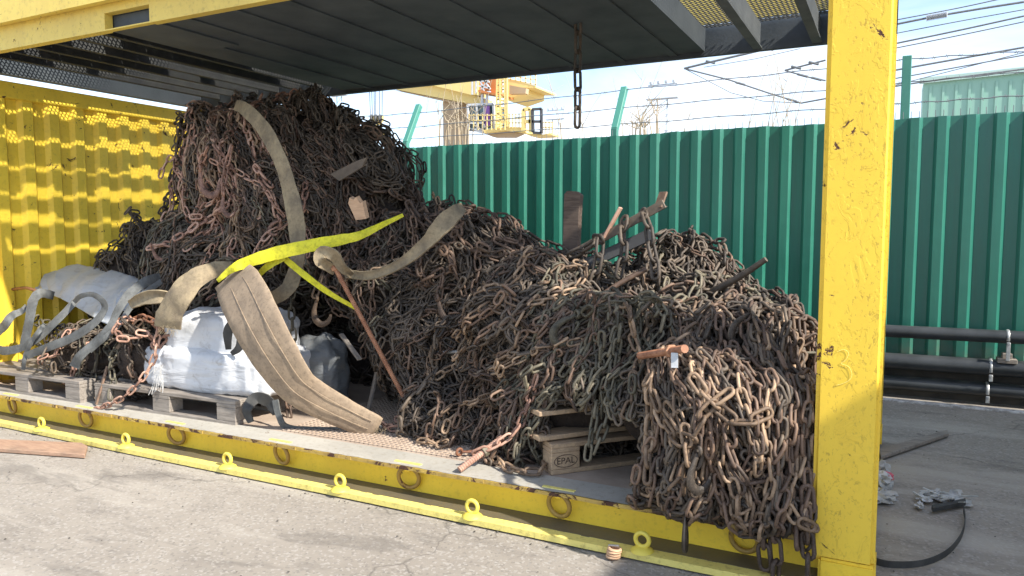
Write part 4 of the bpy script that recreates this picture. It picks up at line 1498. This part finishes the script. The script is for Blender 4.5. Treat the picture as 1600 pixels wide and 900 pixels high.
# back side of the bag falls behind the crest
back = V[:, :1] + np.array((0, .30, -.05)) * np.linspace(0, 1, 8)[None, 1:, None] + np.array((0, 0, -.30)) * (np.linspace(0, 1, 8)[None, 1:, None] ** 2)
G = np.concatenate([back[:, ::-1], V], 1)
nv = G.shape[1]
F = [(i * nv + j, (i + 1) * nv + j, (i + 1) * nv + j + 1, i * nv + j + 1) for i in range(n_u - 1) for j in range(nv - 1)]
o = MB().add(G.reshape(-1, 3), F).build('bag_cloth', M['greybag'], gb, smooth=True)
md = o.modifiers.new('thick', 'SOLIDIFY')
md.thickness = .006
for rows, w in (([(84, 462, 3.22, 13), (64, 458, 3.14, 14), (52, 470, 3.06, 15), (46, 500, 3.02, 14), (38, 540, 3.0, 14)], .004),
                ([(122, 466, 3.16, 10), (96, 494, 3.05, 11), (64, 524, 2.99, 12), (36, 542, 2.97, 12), (6, 548, 2.97, 13), (-14, 540, 2.98, 12)], .004),
                ([(116, 472, 3.10, 7), (126, 463, 3.04, 8), (144, 460, 3.0, 8), (160, 470, 2.98, 9), (163, 484, 2.97, 10), (146, 506, 2.95, 12), (112, 528, 2.94, 13), (74, 543, 2.94, 13), (42, 556, 2.95, 11)], .004),
                ([(250, 432, 3.34, 11), (228, 440, 3.22, 15), (200, 462, 3.10, 14), (184, 486, 3.02, 12), (172, 510, 2.98, 11), (150, 534, 2.96, 12), (124, 558, 2.94, 14), (116, 574, 2.94, 15)], .004),
                ([(252, 440, 3.30, 8), (226, 458, 3.16, 9), (204, 480, 3.06, 9), (186, 508, 2.99, 8), (164, 528, 2.96, 8), (140, 548, 2.95, 9)], .004),
                ([(36, 578, 2.97, 6), (40, 555, 2.96, 7), (52, 530, 2.95, 7), (64, 514, 2.96, 7), (70, 506, 2.97, 5)], .003),
                ([(-20, 530, 3.0, 13), (4, 512, 3.0, 14), (18, 494, 3.02, 12), (34, 486, 3.06, 9), (42, 478, 3.1, 8)], .004)):
    ribbon(rows, w, 36, 4, sag=.004).build('lifting_strap', M['greystrap'], gb, smooth=True)
o = ribbon([(203, 476, 3.02, 14), (225, 466, 2.99, 20), (255, 464, 3.0, 20), (272, 470, 3.05, 12)], .008, 18, 5, sag=-.02).build('canvas_scrap', M['beige'], smooth=True)
tag(o, 'stiff beige canvas scrap lying over chains left of the white sack', 'canvas')
o = MB().bar(at(150, 632, Y=2.93), at(168, 572, Y=3.0), .03, .012).build('steel_bar', M['rust'], bevel=.002)
tag(o, 'flat rusty bar leaning against the left pallets', 'steel bar')
o = MB().tube(smoothpath([at(20, 452, Y=3.24), at(40, 450, Y=3.2), at(58, 455, Y=3.14)], 10), .012, 7).build('steel_bar', M['rust_orange'], smooth=True)
tag(o, 'small orange rusty rod end at the left beside the grey bag', 'steel bar')
# white scraps hanging by the sack
fz = MB()
for i in range(26):
    a = at(random.uniform(238, 256), random.uniform(570, 600), Y=2.97)
    d = np.array((random.uniform(-.03, .03), random.uniform(-.03, 0), random.uniform(-.10, -.03)))
    fz.tube([a, a + d * .5 + np.array((.006, 0, 0)), a + d], .0016, 4)
tag(fz.build('frayed_threads', M['plastic']), 'frayed white threads hanging from the corner of the lower sack', 'threads')

# ------------------------------------------------------------------ things lying on the yard
a = at(0, 705, Z=.0)
pr_ = [at(-60, 703, Z=.0), at(133, 717, Z=.0), at(137, 703, Z=.0), at(128, 698, Z=.0), at(-60, 690, Z=.0)]
o = MB().prism([(p[0], p[1], .002) for p in pr_], (0, 0, .024)).build('wooden_plank', M['woodred'], bevel=.003)
tag(o, 'reddish wooden plank lying on the concrete at the left', 'plank')
can = thing('strap_coil', 'small pale coil of banding lying on the concrete by the flange', 'coil', at(958, 872, Z=0))
cc = at(958, 872, Z=0)
b_ = MB()
for i in range(4):
    b_.ring(cc + np.array((.002 * i, .0, .008 + .0105 * i)), .024 - .001 * (i % 2), .0062, (.1 * (i % 2), .06, 1), 20, 6)
b_.build('coil_winding', M['woodraw'], can, smooth=True)
MB().bar(cc + np.array((-.02, .0, .050)), cc + np.array((.022, .006, .053)), .008, .003).build('loose_end', M['plastic'], can)

o = MB().prism([(p[0], p[1], .004) for p in (at(1372, 708, Z=0), at(1480, 677, Z=0), at(1482, 683, Z=0), at(1376, 720, Z=0))], (0, 0, .022)).build('timber_strip', M['woodgrey'], bevel=.003)
tag(o, 'long weathered wood strip lying on the ground right of the post', 'wood strip')
o = ribbon([(0, 0, 0, 0)] * 0 + [(1360, 876, 3.1, 8), (1390, 884, 3.1, 9), (1440, 882, 3.1, 9), (1480, 864, 3.1, 8), (1500, 840, 3.1, 6), (1506, 815, 3.1, 4), (1504, 795, 3.1, 3)], .004, 6, 3)
pts_ = [at(q[0], q[1], Z=.012) for q in ((1355, 874), (1390, 883), (1440, 881), (1478, 865), (1500, 840), (1507, 815), (1505, 796))]
P_ = smoothpath(pts_, 40)
bd = MB()
Vb = []
for i, p in enumerate(P_):
    tw = .02
    Vb += [p + np.array((0, 0, -.011)), p + np.array((0, 0, .016)), p + np.array((.004, .004, .016)), p + np.array((.004, .004, -.011))]
Fb = []
for i in range(39):
    for q in range(4):
        w_ = (q + 1) % 4
        Fb.append((i * 4 + q, i * 4 + w_, i * 4 + 4 + w_, i * 4 + 4 + q))
bd.add(Vb, Fb + [(0, 1, 2, 3), (156, 157, 158, 159)])
tag(bd.build('rubber_band_strip', M['black']), 'black flat band curving across the ground right of the post', 'strip')
o = MB().prism([(p[0], p[1], .006) for p in (at(1455, 798, Z=0), at(1508, 787, Z=0), at(1509, 792, Z=0), at(1457, 803, Z=0))], (0, 0, .022)).build('black_slat', M['black'], bevel=.002)
tag(o, 'short black slat lying against the white broken plastic', 'strip')
# broken white plastic
bt = thing('broken_plastic', 'crumpled broken white plastic piece on the ground beside the black slat', 'litter', at(1470, 785, Z=0))
bb = MB()
ctrp = at(1470, 785, Z=0)
for i in range(26):
    a = ctrp + np.array((random.uniform(-.11, .10), random.uniform(-.05, .08), random.uniform(.006, .03)))
    d = rotz(random.uniform(0, 6.28)) @ np.array((random.uniform(.03, .08), 0, random.uniform(-.008, .025)))
    bb.bar(a, a + d, random.uniform(.008, .02), .004)
bb.build('shards', M['plastic'], bt)


def crumple(c, r, seed, flat=.5, n=2):
    """crumpled sheet: faceted lump with random dents"""
    bm = bmesh.new()
    bmesh.ops.create_icosphere(bm, subdivisions=n + 1, radius=1)
    g_ = np.random.default_rng(seed)
    V = np.array([v.co for v in bm.verts])
    V = V * (1 + g_.normal(0, .24, (len(V), 1))) + g_.normal(0, .06, V.shape)
    V = V * np.array(r) + np.array(c)
    V[:, 2] = np.maximum(V[:, 2], .002)
    F = [tuple(v.index for v in f.verts) for f in bm.faces]
    bm.free()
    return MB().add(V, F)


for q in range(7):
    p = at(1446 + q * 9 + random.uniform(-4, 4), 778 + random.uniform(-9, 12), Z=.012)
    crumple(p, (random.uniform(.02, .045), random.uniform(.02, .035), random.uniform(.012, .03)), 40 + q, n=1).build('scrap', M['plastic'], bt)
crumple(at(1437, 790, Z=.01), (.016, .035, .012), 60).build('scrap', M['plastic'], bt)
# crumpled bag behind the post
lt = thing('crumpled_bag', 'crumpled pale plastic bag with a red stripe half hidden by the yellow post', 'litter', at(1380, 760, Z=0))
for q, (x, y, z, r) in enumerate(((1372, 733, .05, (.05, .05, .05)), (1376, 752, .04, (.055, .06, .045)), (1372, 775, .025, (.07, .04, .03)), (1390, 772, .015, (.03, .02, .015)))):
    crumple(at(x, y, Z=z), r, 70 + q).build('bag_fold', M['plastic'], lt)
crumple(at(1384, 744, Z=.06), (.035, .025, .02), 81, n=1).build('red_stripe', M['pinklit'], lt)
# grit and small stones scattered on the yard
gr_ = MB()
for i in range(560):
    x, y = random.uniform(-5.4, 1.4), random.uniform(1.3, 2.70)
    if i > 300:
        x, y = random.uniform(-5.4, -.1), 2.742 - abs(random.gauss(0, .035))
    if i % 3 == 0:
        x, y = random.uniform(.02, 1.6), random.uniform(2.6, 6.15)
    s_ = random.choice((.002, .0025, .003, .004, .006)) * random.uniform(.7, 1.3)
    a = random.uniform(0, 3)
    V = np.array([(1, 0, 0), (0, 1, 0), (-1, 0, .1), (0, -1, 0), (0, 0, 1), (0, 0, -.6)]) * s_ * np.array((1, .8, .7))
    V = V @ rotz(a).T + np.array((x, y, s_ * .3 - .002))
    gr_.add(V, [(0, 1, 4), (1, 2, 4), (2, 3, 4), (3, 0, 4), (1, 0, 5), (2, 1, 5), (3, 2, 5), (0, 3, 5)])
tag(gr_.build('gravel', M['lowwall'], loc=(0, 3, 0)), 'dark grit and crumbs scattered on the concrete', 'grit', kind='stuff')

# ------------------------------------------------------------------ behind the fence
# dry reeds
random.seed(21)
for i in range(26):
    x = random.choice([random.uniform(655, 760), random.uniform(840, 1070), random.uniform(1150, 1260)])
    h = random.uniform(40, 120) if i % 3 else random.uniform(90, 150)
    ln = random.uniform(-35, 45)
    Yr = random.uniform(7.3, 9.0)
    a = at(x, 245, Y=Yr)
    a[2] = 0
    b = at(x + ln * .3, 215 - h * .4, Y=Yr)
    c_ = at(x + ln, 215 - h, Y=Yr)
    P_ = smoothpath([a, at(x, 240, Y=Yr), b, c_], 14)
    m_ = MB().tube(P_, np.linspace(.006, .0022, 14), 5)
    for q in range(random.randint(0, 3)):
        s0 = P_[random.randint(6, 12)]
        m_.tube([s0, s0 + np.array((random.uniform(-.12, .12), random.uniform(-.1, .1), random.uniform(.08, .22)))], [.003, .0015], 4)
    tag(m_.build('dry_reed', M['reed'], smooth=True), 'thin dry reed stalk standing up behind the green fence', 'reed', 'dry reeds behind the fence')
random.seed(33)
for (cx, lab) in ((712, 'bushy dry shrub in front of the tan crane leg'), (1010, 'bent dry shrub behind the fence right of the leaning green post')):
    m_ = MB()
    for i in range(12):
        Yr = random.uniform(7.4, 8.2)
        x = cx + random.uniform(-26, 26)
        a = at(x, 245, Y=Yr)
        a[2] = .0
        ln = random.uniform(-28, 30)
        h = random.uniform(25, 75)
        P_ = smoothpath([a, at(x, 225, Y=Yr), at(x + ln * .5, 222 - h * .7, Y=Yr), at(x + ln * 1.3, 222 - h, Y=Yr)], 14)
        m_.tube(P_, np.linspace(.010, .003, 14), 5)
        for q in range(3):
            s0 = P_[random.randint(6, 12)]
            m_.tube([s0, s0 + np.array((random.uniform(-.15, .15), random.uniform(-.1, .1), random.uniform(.05, .2)))], [.004, .002], 4)
    tag(m_.build('dry_shrub', M['reed'], smooth=True), lab, 'shrub')

# gantry crane, about forty metres off
CY = 40.0


def cpoly(mb, pts, d=.8, Y=CY):
    return mb.prism([at(a, b, Y=Y) for a, b in pts], (0, d, 0))


def cbar(mb, p, q, w=.06, Y=CY, Y2=None):
    return mb.bar(at(*p, Y=Y), at(*q, Y=Y if Y2 is None else Y2), w, w)


cr = thing('gantry_crane', 'yellow gantry crane with a glazed cab rising beyond the fence', 'crane', at(708, 230, Y=CY) * np.array((1, 1, 0)))
cpoly(MB(), [(560, 92), (745, 92), (745, 148), (735, 148), (615, 118), (560, 106)], 1.2).build('upper_girder', M['craney'], cr)
cpoly(MB(), [(600, 134), (614, 134), (660, 128), (752, 152), (752, 162), (722, 160), (615, 139)], 1.4, CY + .4).build('lower_girder', M['craney'], cr)
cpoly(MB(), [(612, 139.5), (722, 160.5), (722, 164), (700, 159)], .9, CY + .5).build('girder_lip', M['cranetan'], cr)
m_ = MB()
b0, b1 = at(692, 156, Y=CY + .9), at(719, 156, Y=CY + .9)
m_.box(b0[0], b1[0], CY + .9, CY + 2.0, 0, b0[2])
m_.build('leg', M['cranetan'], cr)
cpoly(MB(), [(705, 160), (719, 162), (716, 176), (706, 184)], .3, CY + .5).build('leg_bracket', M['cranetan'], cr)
cab = cpoly(MB(), [(731, 165), (770, 163), (772, 202), (733, 203)], 2.0, CY - .5).build('cab', M['glass'], cr)
m_ = MB()
for p, q in (((731, 164), (771, 162)), ((731, 164), (733, 203)), ((733, 203), (772, 202)), ((745, 164), (747, 203)), ((757, 163), (758, 203)), ((731, 192), (770, 192)), ((771, 162), (773, 203)), ((733, 203), (755, 207))):
    cbar(m_, p, q, .12, CY - .6)
m_.build('cab_frame', M['cranew'], cab)
cpoly(MB(), [(757, 165), (764, 164), (765, 196), (758, 197)], .1, CY - .75).build('cab_curtain', M['purple'], cab)
cpoly(MB(), [(765, 164), (775, 164), (775, 200), (765, 200)], .8, CY - .4).build('yellow_locker', M['craney'], cr)
m_ = MB()
for x in (753.5, 761):
    m_.tube([at(x, 148, Y=CY - .3), at(x, 162, Y=CY - .3)], .09, 10)
m_.build('duct', M['cranew'], cr)
cpoly(MB(), [(747, 140), (786, 148), (786, 150.5), (747, 144)], 1.4, CY - .6).build('red_ledge', M['craner'], cr)
cpoly(MB(), [(767, 118), (778, 118), (778, 146), (767, 144)], .6, CY).build('orange_panel', M['craner'], cr)
m_ = MB()
for p, q in (((738, 122), (738, 148)), ((744, 122), (744, 146)), ((747, 126), (765, 128)), ((747, 134), (766, 138)), ((749, 122), (758, 146)), ((764, 122), (752, 140)), ((755, 122), (766, 140))):
    cbar(m_, p, q, .09, CY - .5)
m_.build('machinery', M['cranew'], cr)
cpoly(MB(), [(738, 117), (767, 118), (767, 140), (740, 141)], .5, CY + .3).build('machinery_housing', M['craner'], cr)
m_ = MB()
for a, b in (((777, 112), (775, 200)), ((792, 112), (793, 198)), ((781, 112), (782, 198)), ((788, 112), (790, 198))):
    cbar(m_, a, b, .09, CY - .9)
for i in range(15):
    y = 116 + i * 5.6
    cbar(m_, (776, y), (792, y + 2), .06, CY - .9)
    cbar(m_, (776, y) if i % 2 else (792, y), (792, y + 5) if i % 2 else (776, y + 5), .06, CY - .9)
m_.build('ladder_tower', M['craney'], cr)
cpoly(MB(), [(790, 122), (837, 134), (837, 137), (818, 137), (818, 146), (790, 156)], 3.0, CY + .6).build('trolley_platform', M['craney'], cr)
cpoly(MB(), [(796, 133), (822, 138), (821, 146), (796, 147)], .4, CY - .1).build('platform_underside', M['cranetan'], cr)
m_ = MB()
for i in range(7):
    x = 790 + i * 7.8
    cbar(m_, (x, 112 + i * .8), (x, 123 + i * 2), .05, CY + .6)
for dy in (0, 5, 10):
    cbar(m_, (788, 112 + dy), (838, 117.5 + dy * 1.5), .05, CY + .6)
m_.build('platform_railing', M['craney'], cr)
cpoly(MB(), [(755, 203), (795, 198), (815, 199), (822, 208), (848, 210), (862, 208), (862, 211), (830, 213), (815, 207), (790, 204), (757, 208)], 1.2, CY - .8).build('walkway', M['craney'], cr)
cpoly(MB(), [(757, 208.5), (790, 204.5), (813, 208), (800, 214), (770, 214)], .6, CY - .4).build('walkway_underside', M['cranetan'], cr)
m_ = MB()
for p, q in (((818, 171), (818, 206)), ((829, 170), (830, 207)), ((818, 171), (829, 170)), ((820, 190), (830, 190))):
    cbar(m_, p, q, .2, CY - .9)
m_.build('door_frame', M['craney'], cr)
m_ = MB()
for p, q in (((832, 171), (833, 207)), ((846, 170), (846, 208)), ((832, 171), (846, 170)), ((832, 190), (846, 190)), ((833, 207), (846, 208))):
    cbar(m_, p, q, .14, CY - 1.0)
m_.build('open_gate', M['crane_dark'], cr)
m_ = MB()
for i in range(6):
    x = 796 + i * 5
    cbar(m_, (x, 178), (x, 200), .05, CY - .9)
for y in (178, 185, 192):
    cbar(m_, (794, y), (822, y), .05, CY - .9)
m_.build('walkway_railing', M['craney'], cr)
m_ = MB()
for i in range(4):
    cbar(m_, (848 + i * 5, 190), (848 + i * 5, 209), .05, CY - .9)
for y in (191, 199):
    cbar(m_, (847, y), (864, y), .05, CY - .9)
m_.build('walkway_railing', M['craney'], cr)
m_ = MB()
for i in range(9):
    cbar(m_, (733 + i * 7, 178), (733 + i * 7, 203), .05, CY - 1.2)
for y in (180, 188):
    cbar(m_, (733, y), (793, y), .05, CY - 1.2)
m_.build('cab_railing', M['craney'], cr)

hk = thing('hook_block', 'crane hook block hanging on steel ropes left of the crane girder', 'hook block', at(588, 186, Y=CY))
m_ = MB()
for x0, x1 in ((575, 579), (579, 582), (584, 585), (587, 587), (593, 593), (598, 597)):
    m_.tube([at(x0, 90, Y=CY), at(x1, 182, Y=CY)], .028, 5)
m_.build('hoist_rope', M['wire'], hk)
m_ = MB()
for x in (581, 588, 594):
    m_.ring(at(x, 185, Y=CY), .17, .09, (1, .3, 0), 16, 8)
m_.build('sheave', M['crane_dark'], hk, smooth=True)
cpoly(MB(), [(579, 180), (597, 180), (595, 190), (589, 195), (583, 190)], .3, CY + .1).build('block_housing', M['craney'], hk, bevel=.04)
m_ = MB().tube(smoothpath([at(588, 195, Y=CY), at(589, 203, Y=CY), at(586, 210, Y=CY), at(590, 216, Y=CY), at(597, 215, Y=CY), at(601, 208, Y=CY)], 20), np.linspace(.16, .08, 20), 8)
m_.build('hook', M['craney'], hk, smooth=True)

# floodlight masts
def mast(px, ytop, Y, w, lab, lat=True):
    b = at(px, ytop, Y=Y)
    t = thing('light_mast', lab, 'light mast', (b[0], b[1], 0))
    m_ = MB()
    for sx in (-1, 1):
        m_.tube([(b[0] + sx * w, Y, 0), (b[0] + sx * w * .8, Y, b[2])], .09, 5)
    k_ = 18
    for i in range(k_):
        z0, z1 = b[2] * i / k_, b[2] * (i + 1) / k_
        m_.bar((b[0] - w, Y, z0), (b[0] + w, Y, z1), .06, .06)
        m_.bar((b[0] - w, Y, z1), (b[0] + w, Y, z1), .06, .06)
    m_.build('lattice_mast', M['mast'], t)
    m_ = MB()
    m_.box(b[0] - w * 2.6, b[0] + w * 2.6, Y - .4, Y + .4, b[2], b[2] + .12)
    m_.box(b[0] - w * 2.4, b[0] + w * 2.4, Y - .05, Y + .05, b[2] + w * 2.2, b[2] + w * 2.4)
    m_.build('lamp_platform', M['mast'], t)
    for i in range(4):
        MB().box(b[0] + w * (i - 1.5) * 1.25 - .16, b[0] + w * (i - 1.5) * 1.25 + .16, Y - .3, Y, b[2] + w * 2.45, b[2] + w * 2.45 + .35).build('floodlight', M['mast'], t, bevel=.04)


mast(1035, 155, 90, .75, 'grey lattice light mast with floodlights, right of the leaning fence post')
mast(868, 187, 130, .75, 'distant small light mast right of the crane walkway')
mast(530, 150, 110, .7, 'pale lattice mast above the tall heap at the roof edge')

# pale green warehouse
wh = thing('warehouse', 'pale green warehouse with a low pitched roof beyond the fence on the right', 'building', at(1560, 200, Y=48) * np.array((1, 1, 0)))
a, b = at(1443, 129, Y=48), at(1680, 104, Y=48)
ridge = at(1640, 108, Y=48)
m_ = MB()
m_.prism([(a[0], 48, 0), (b[0], 48, 0), (b[0], 48, b[2]), (a[0], 48, a[2])], (0, 2.5, 0))
m_.build('wall', M['whitewall'], wh)
m_ = MB()
x = a[0] + .3
while x < b[0] - .3:
    m_.box(x, x + .12, 47.94, 47.998, 0, a[2] - .25)
    x += .62
m_.build('cladding_ribs', M['whitewall'], wh)
m_ = MB().bar((a[0] - .2, 47.9, a[2] + .08), (b[0], 47.9, b[2] + .08), .3, .2, (0, 1, 0))
m_.build('roof_trim', M['whiteroof'], wh)

# overhead railway wires and their arms
random.seed(4)
wl_ = 0
WIRES = [
    ([(1380, 35), (1500, 12), (1600, -10)], .016, 'thin overhead wire, uppermost right of the yellow post'),
    ([(1380, 42), (1460, 26), (1530, 14), (1600, 3)], .030, 'thick overhead cable carrying the ribbed insulator'),
    ([(1380, 56), (1500, 33), (1600, 15)], .014, 'thin overhead wire just under the insulator cable'),
    ([(1380, 72), (1500, 47), (1600, 25)], .024, 'overhead cable in the middle of the sky at right'),
    ([(1380, 79), (1500, 55), (1600, 34)], .016, 'thin overhead wire below the middle cable'),
    ([(1380, 113), (1480, 95), (1600, 74)], .028, 'overhead cable crossing behind the straight fence post, upper'),
    ([(1380, 126), (1480, 108), (1600, 86)], .018, 'thin overhead wire crossing behind the straight fence post, middle'),
    ([(1380, 138), (1450, 120), (1600, 82)], .012, 'faint overhead wire rising to the right behind the fence post'),
    ([(1380, 138), (1450, 127), (1600, 108)], .024, 'overhead cable in front of the green warehouse roof'),
]
for rows, r, lab in WIRES:
    P_ = smoothpath([at(a, b, Y=24) for a, b in rows], 24)
    tag(MB().tube(P_, r, 6).build('overhead_wire', M['wire'], smooth=True), lab, 'wire', 'overhead railway wires')
i0, i1 = at(1447, 28.5, Y=23.95), at(1480, 22.5, Y=23.95)
m_ = MB()
pth = i0 + (i1 - i0) * np.linspace(0, 1, 41)[:, None]
m_.tube(pth, np.where(np.arange(41) % 2 == 0, .05, .10), 10)
tag(m_.build('insulator', M['cranew']), 'pale ribbed insulator on the thick overhead cable', 'insulator')
for rows, r, lab in (
        ([(1069, 107), (1110, 97), (1200, 76), (1290, 58)], .035, 'long catenary arm rising from the left end under the roof edge'),
        ([(1069, 107), (1140, 125), (1200, 145), (1252, 161), (1290, 154)], .026, 'drooping catenary arm meeting the long arm at its left end'),
        ([(1069, 107), (1142, 145), (1192, 158), (1250, 161)], .012, 'thin wire slung below the drooping catenary arm'),
        ([(1226, 110), (1290, 94)], .028, 'short catenary arm beside the yellow post, upper'),
        ([(1226, 110), (1265, 121), (1290, 126)], .024, 'short catenary arm beside the yellow post, lower'),
        ([(1100, 105), (1180, 92), (1250, 76)], .010, 'faint wire under the long catenary arm')):
    P_ = np.concatenate([[at(*rows[i], Y=24) * (1 - t_) + at(*rows[i + 1], Y=24) * t_ for t_ in np.linspace(0, 1, 8)[:-1]] for i in range(len(rows) - 1)] + [[at(*rows[-1], Y=24)]])
    m_ = MB().tube(P_, r, 6)
    if r > .02:
        for q in (P_[len(P_) // 3], P_[2 * len(P_) // 3]):
            m_.tube([q - np.array((.14, 0, -.05)), q + np.array((.14, 0, -.05))], .038, 6)
    tag(m_.build('catenary_arm', M['wire'], smooth=True), lab, 'catenary arm', 'catenary arms of the railway')

# ------------------------------------------------------------------ light
SX, SYY, SZ = .747, -.152, .634
sv = np.array((SX, SYY, SZ))
sv /= np.linalg.norm(sv)
el = math.asin(sv[2])
sun = bpy.data.lights.new('sun', 'SUN')
sun.energy = 4.2
sun.angle = math.radians(.9)
sun.color = (1.0, .95, .86)
so = bpy.data.objects.new('sun', sun)
COL.objects.link(so)
so.location = (10, -4, 12)
from mathutils import Vector
so.rotation_euler = Vector(sv).to_track_quat('Z', 'Y').to_euler()
w = bpy.data.worlds.new('World')
S.world = w
w.use_nodes = True
nt = w.node_tree
bg = nt.nodes['Background']
sky = nt.nodes.new('ShaderNodeTexSky')
sky.sky_type = 'NISHITA'
sky.sun_disc = False
sky.sun_elevation = el
sky.sun_rotation = math.atan2(sv[0], sv[1])
sky.air_density = .85
sky.dust_density = .5
sky.ozone_density = 1.0
tcn = nt.nodes.new('ShaderNodeTexCoord')
mp = nt.nodes.new('ShaderNodeMapping')
mp.inputs['Scale'].default_value = (1.2, 1.2, 5.0)
nz = nt.nodes.new('ShaderNodeTexNoise')
nz.inputs['Scale'].default_value = 1.6
nz.inputs['Detail'].default_value = 7
nz.inputs['Roughness'].default_value = .55
nz.inputs['Distortion'].default_value = .4
rp = nt.nodes.new('ShaderNodeValToRGB')
rp.color_ramp.elements[0].position = .40
rp.color_ramp.elements[1].position = .74
mx = nt.nodes.new('ShaderNodeMix')
mx.data_type = 'RGBA'
nt.links.new(tcn.outputs['Generated'], mp.inputs['Vector'])
nt.links.new(mp.outputs[0], nz.inputs['Vector'])
nt.links.new(nz.outputs['Fac'], rp.inputs['Fac'])
nt.links.new(rp.outputs['Color'], mx.inputs[0])
nt.links.new(sky.outputs[0], mx.inputs[6])
mx.inputs[7].default_value = (4.6, 4.8, 5.1, 1)
nt.links.new(mx.outputs[2], bg.inputs['Color'])
bg.inputs['Strength'].default_value = .15
S.view_settings.view_transform = 'Standard'
S.view_settings.look = 'None'
S.view_settings.exposure = 1.12
S.view_settings.gamma = 1
S.cycles.use_denoising = True
S.cycles.max_bounces = 8
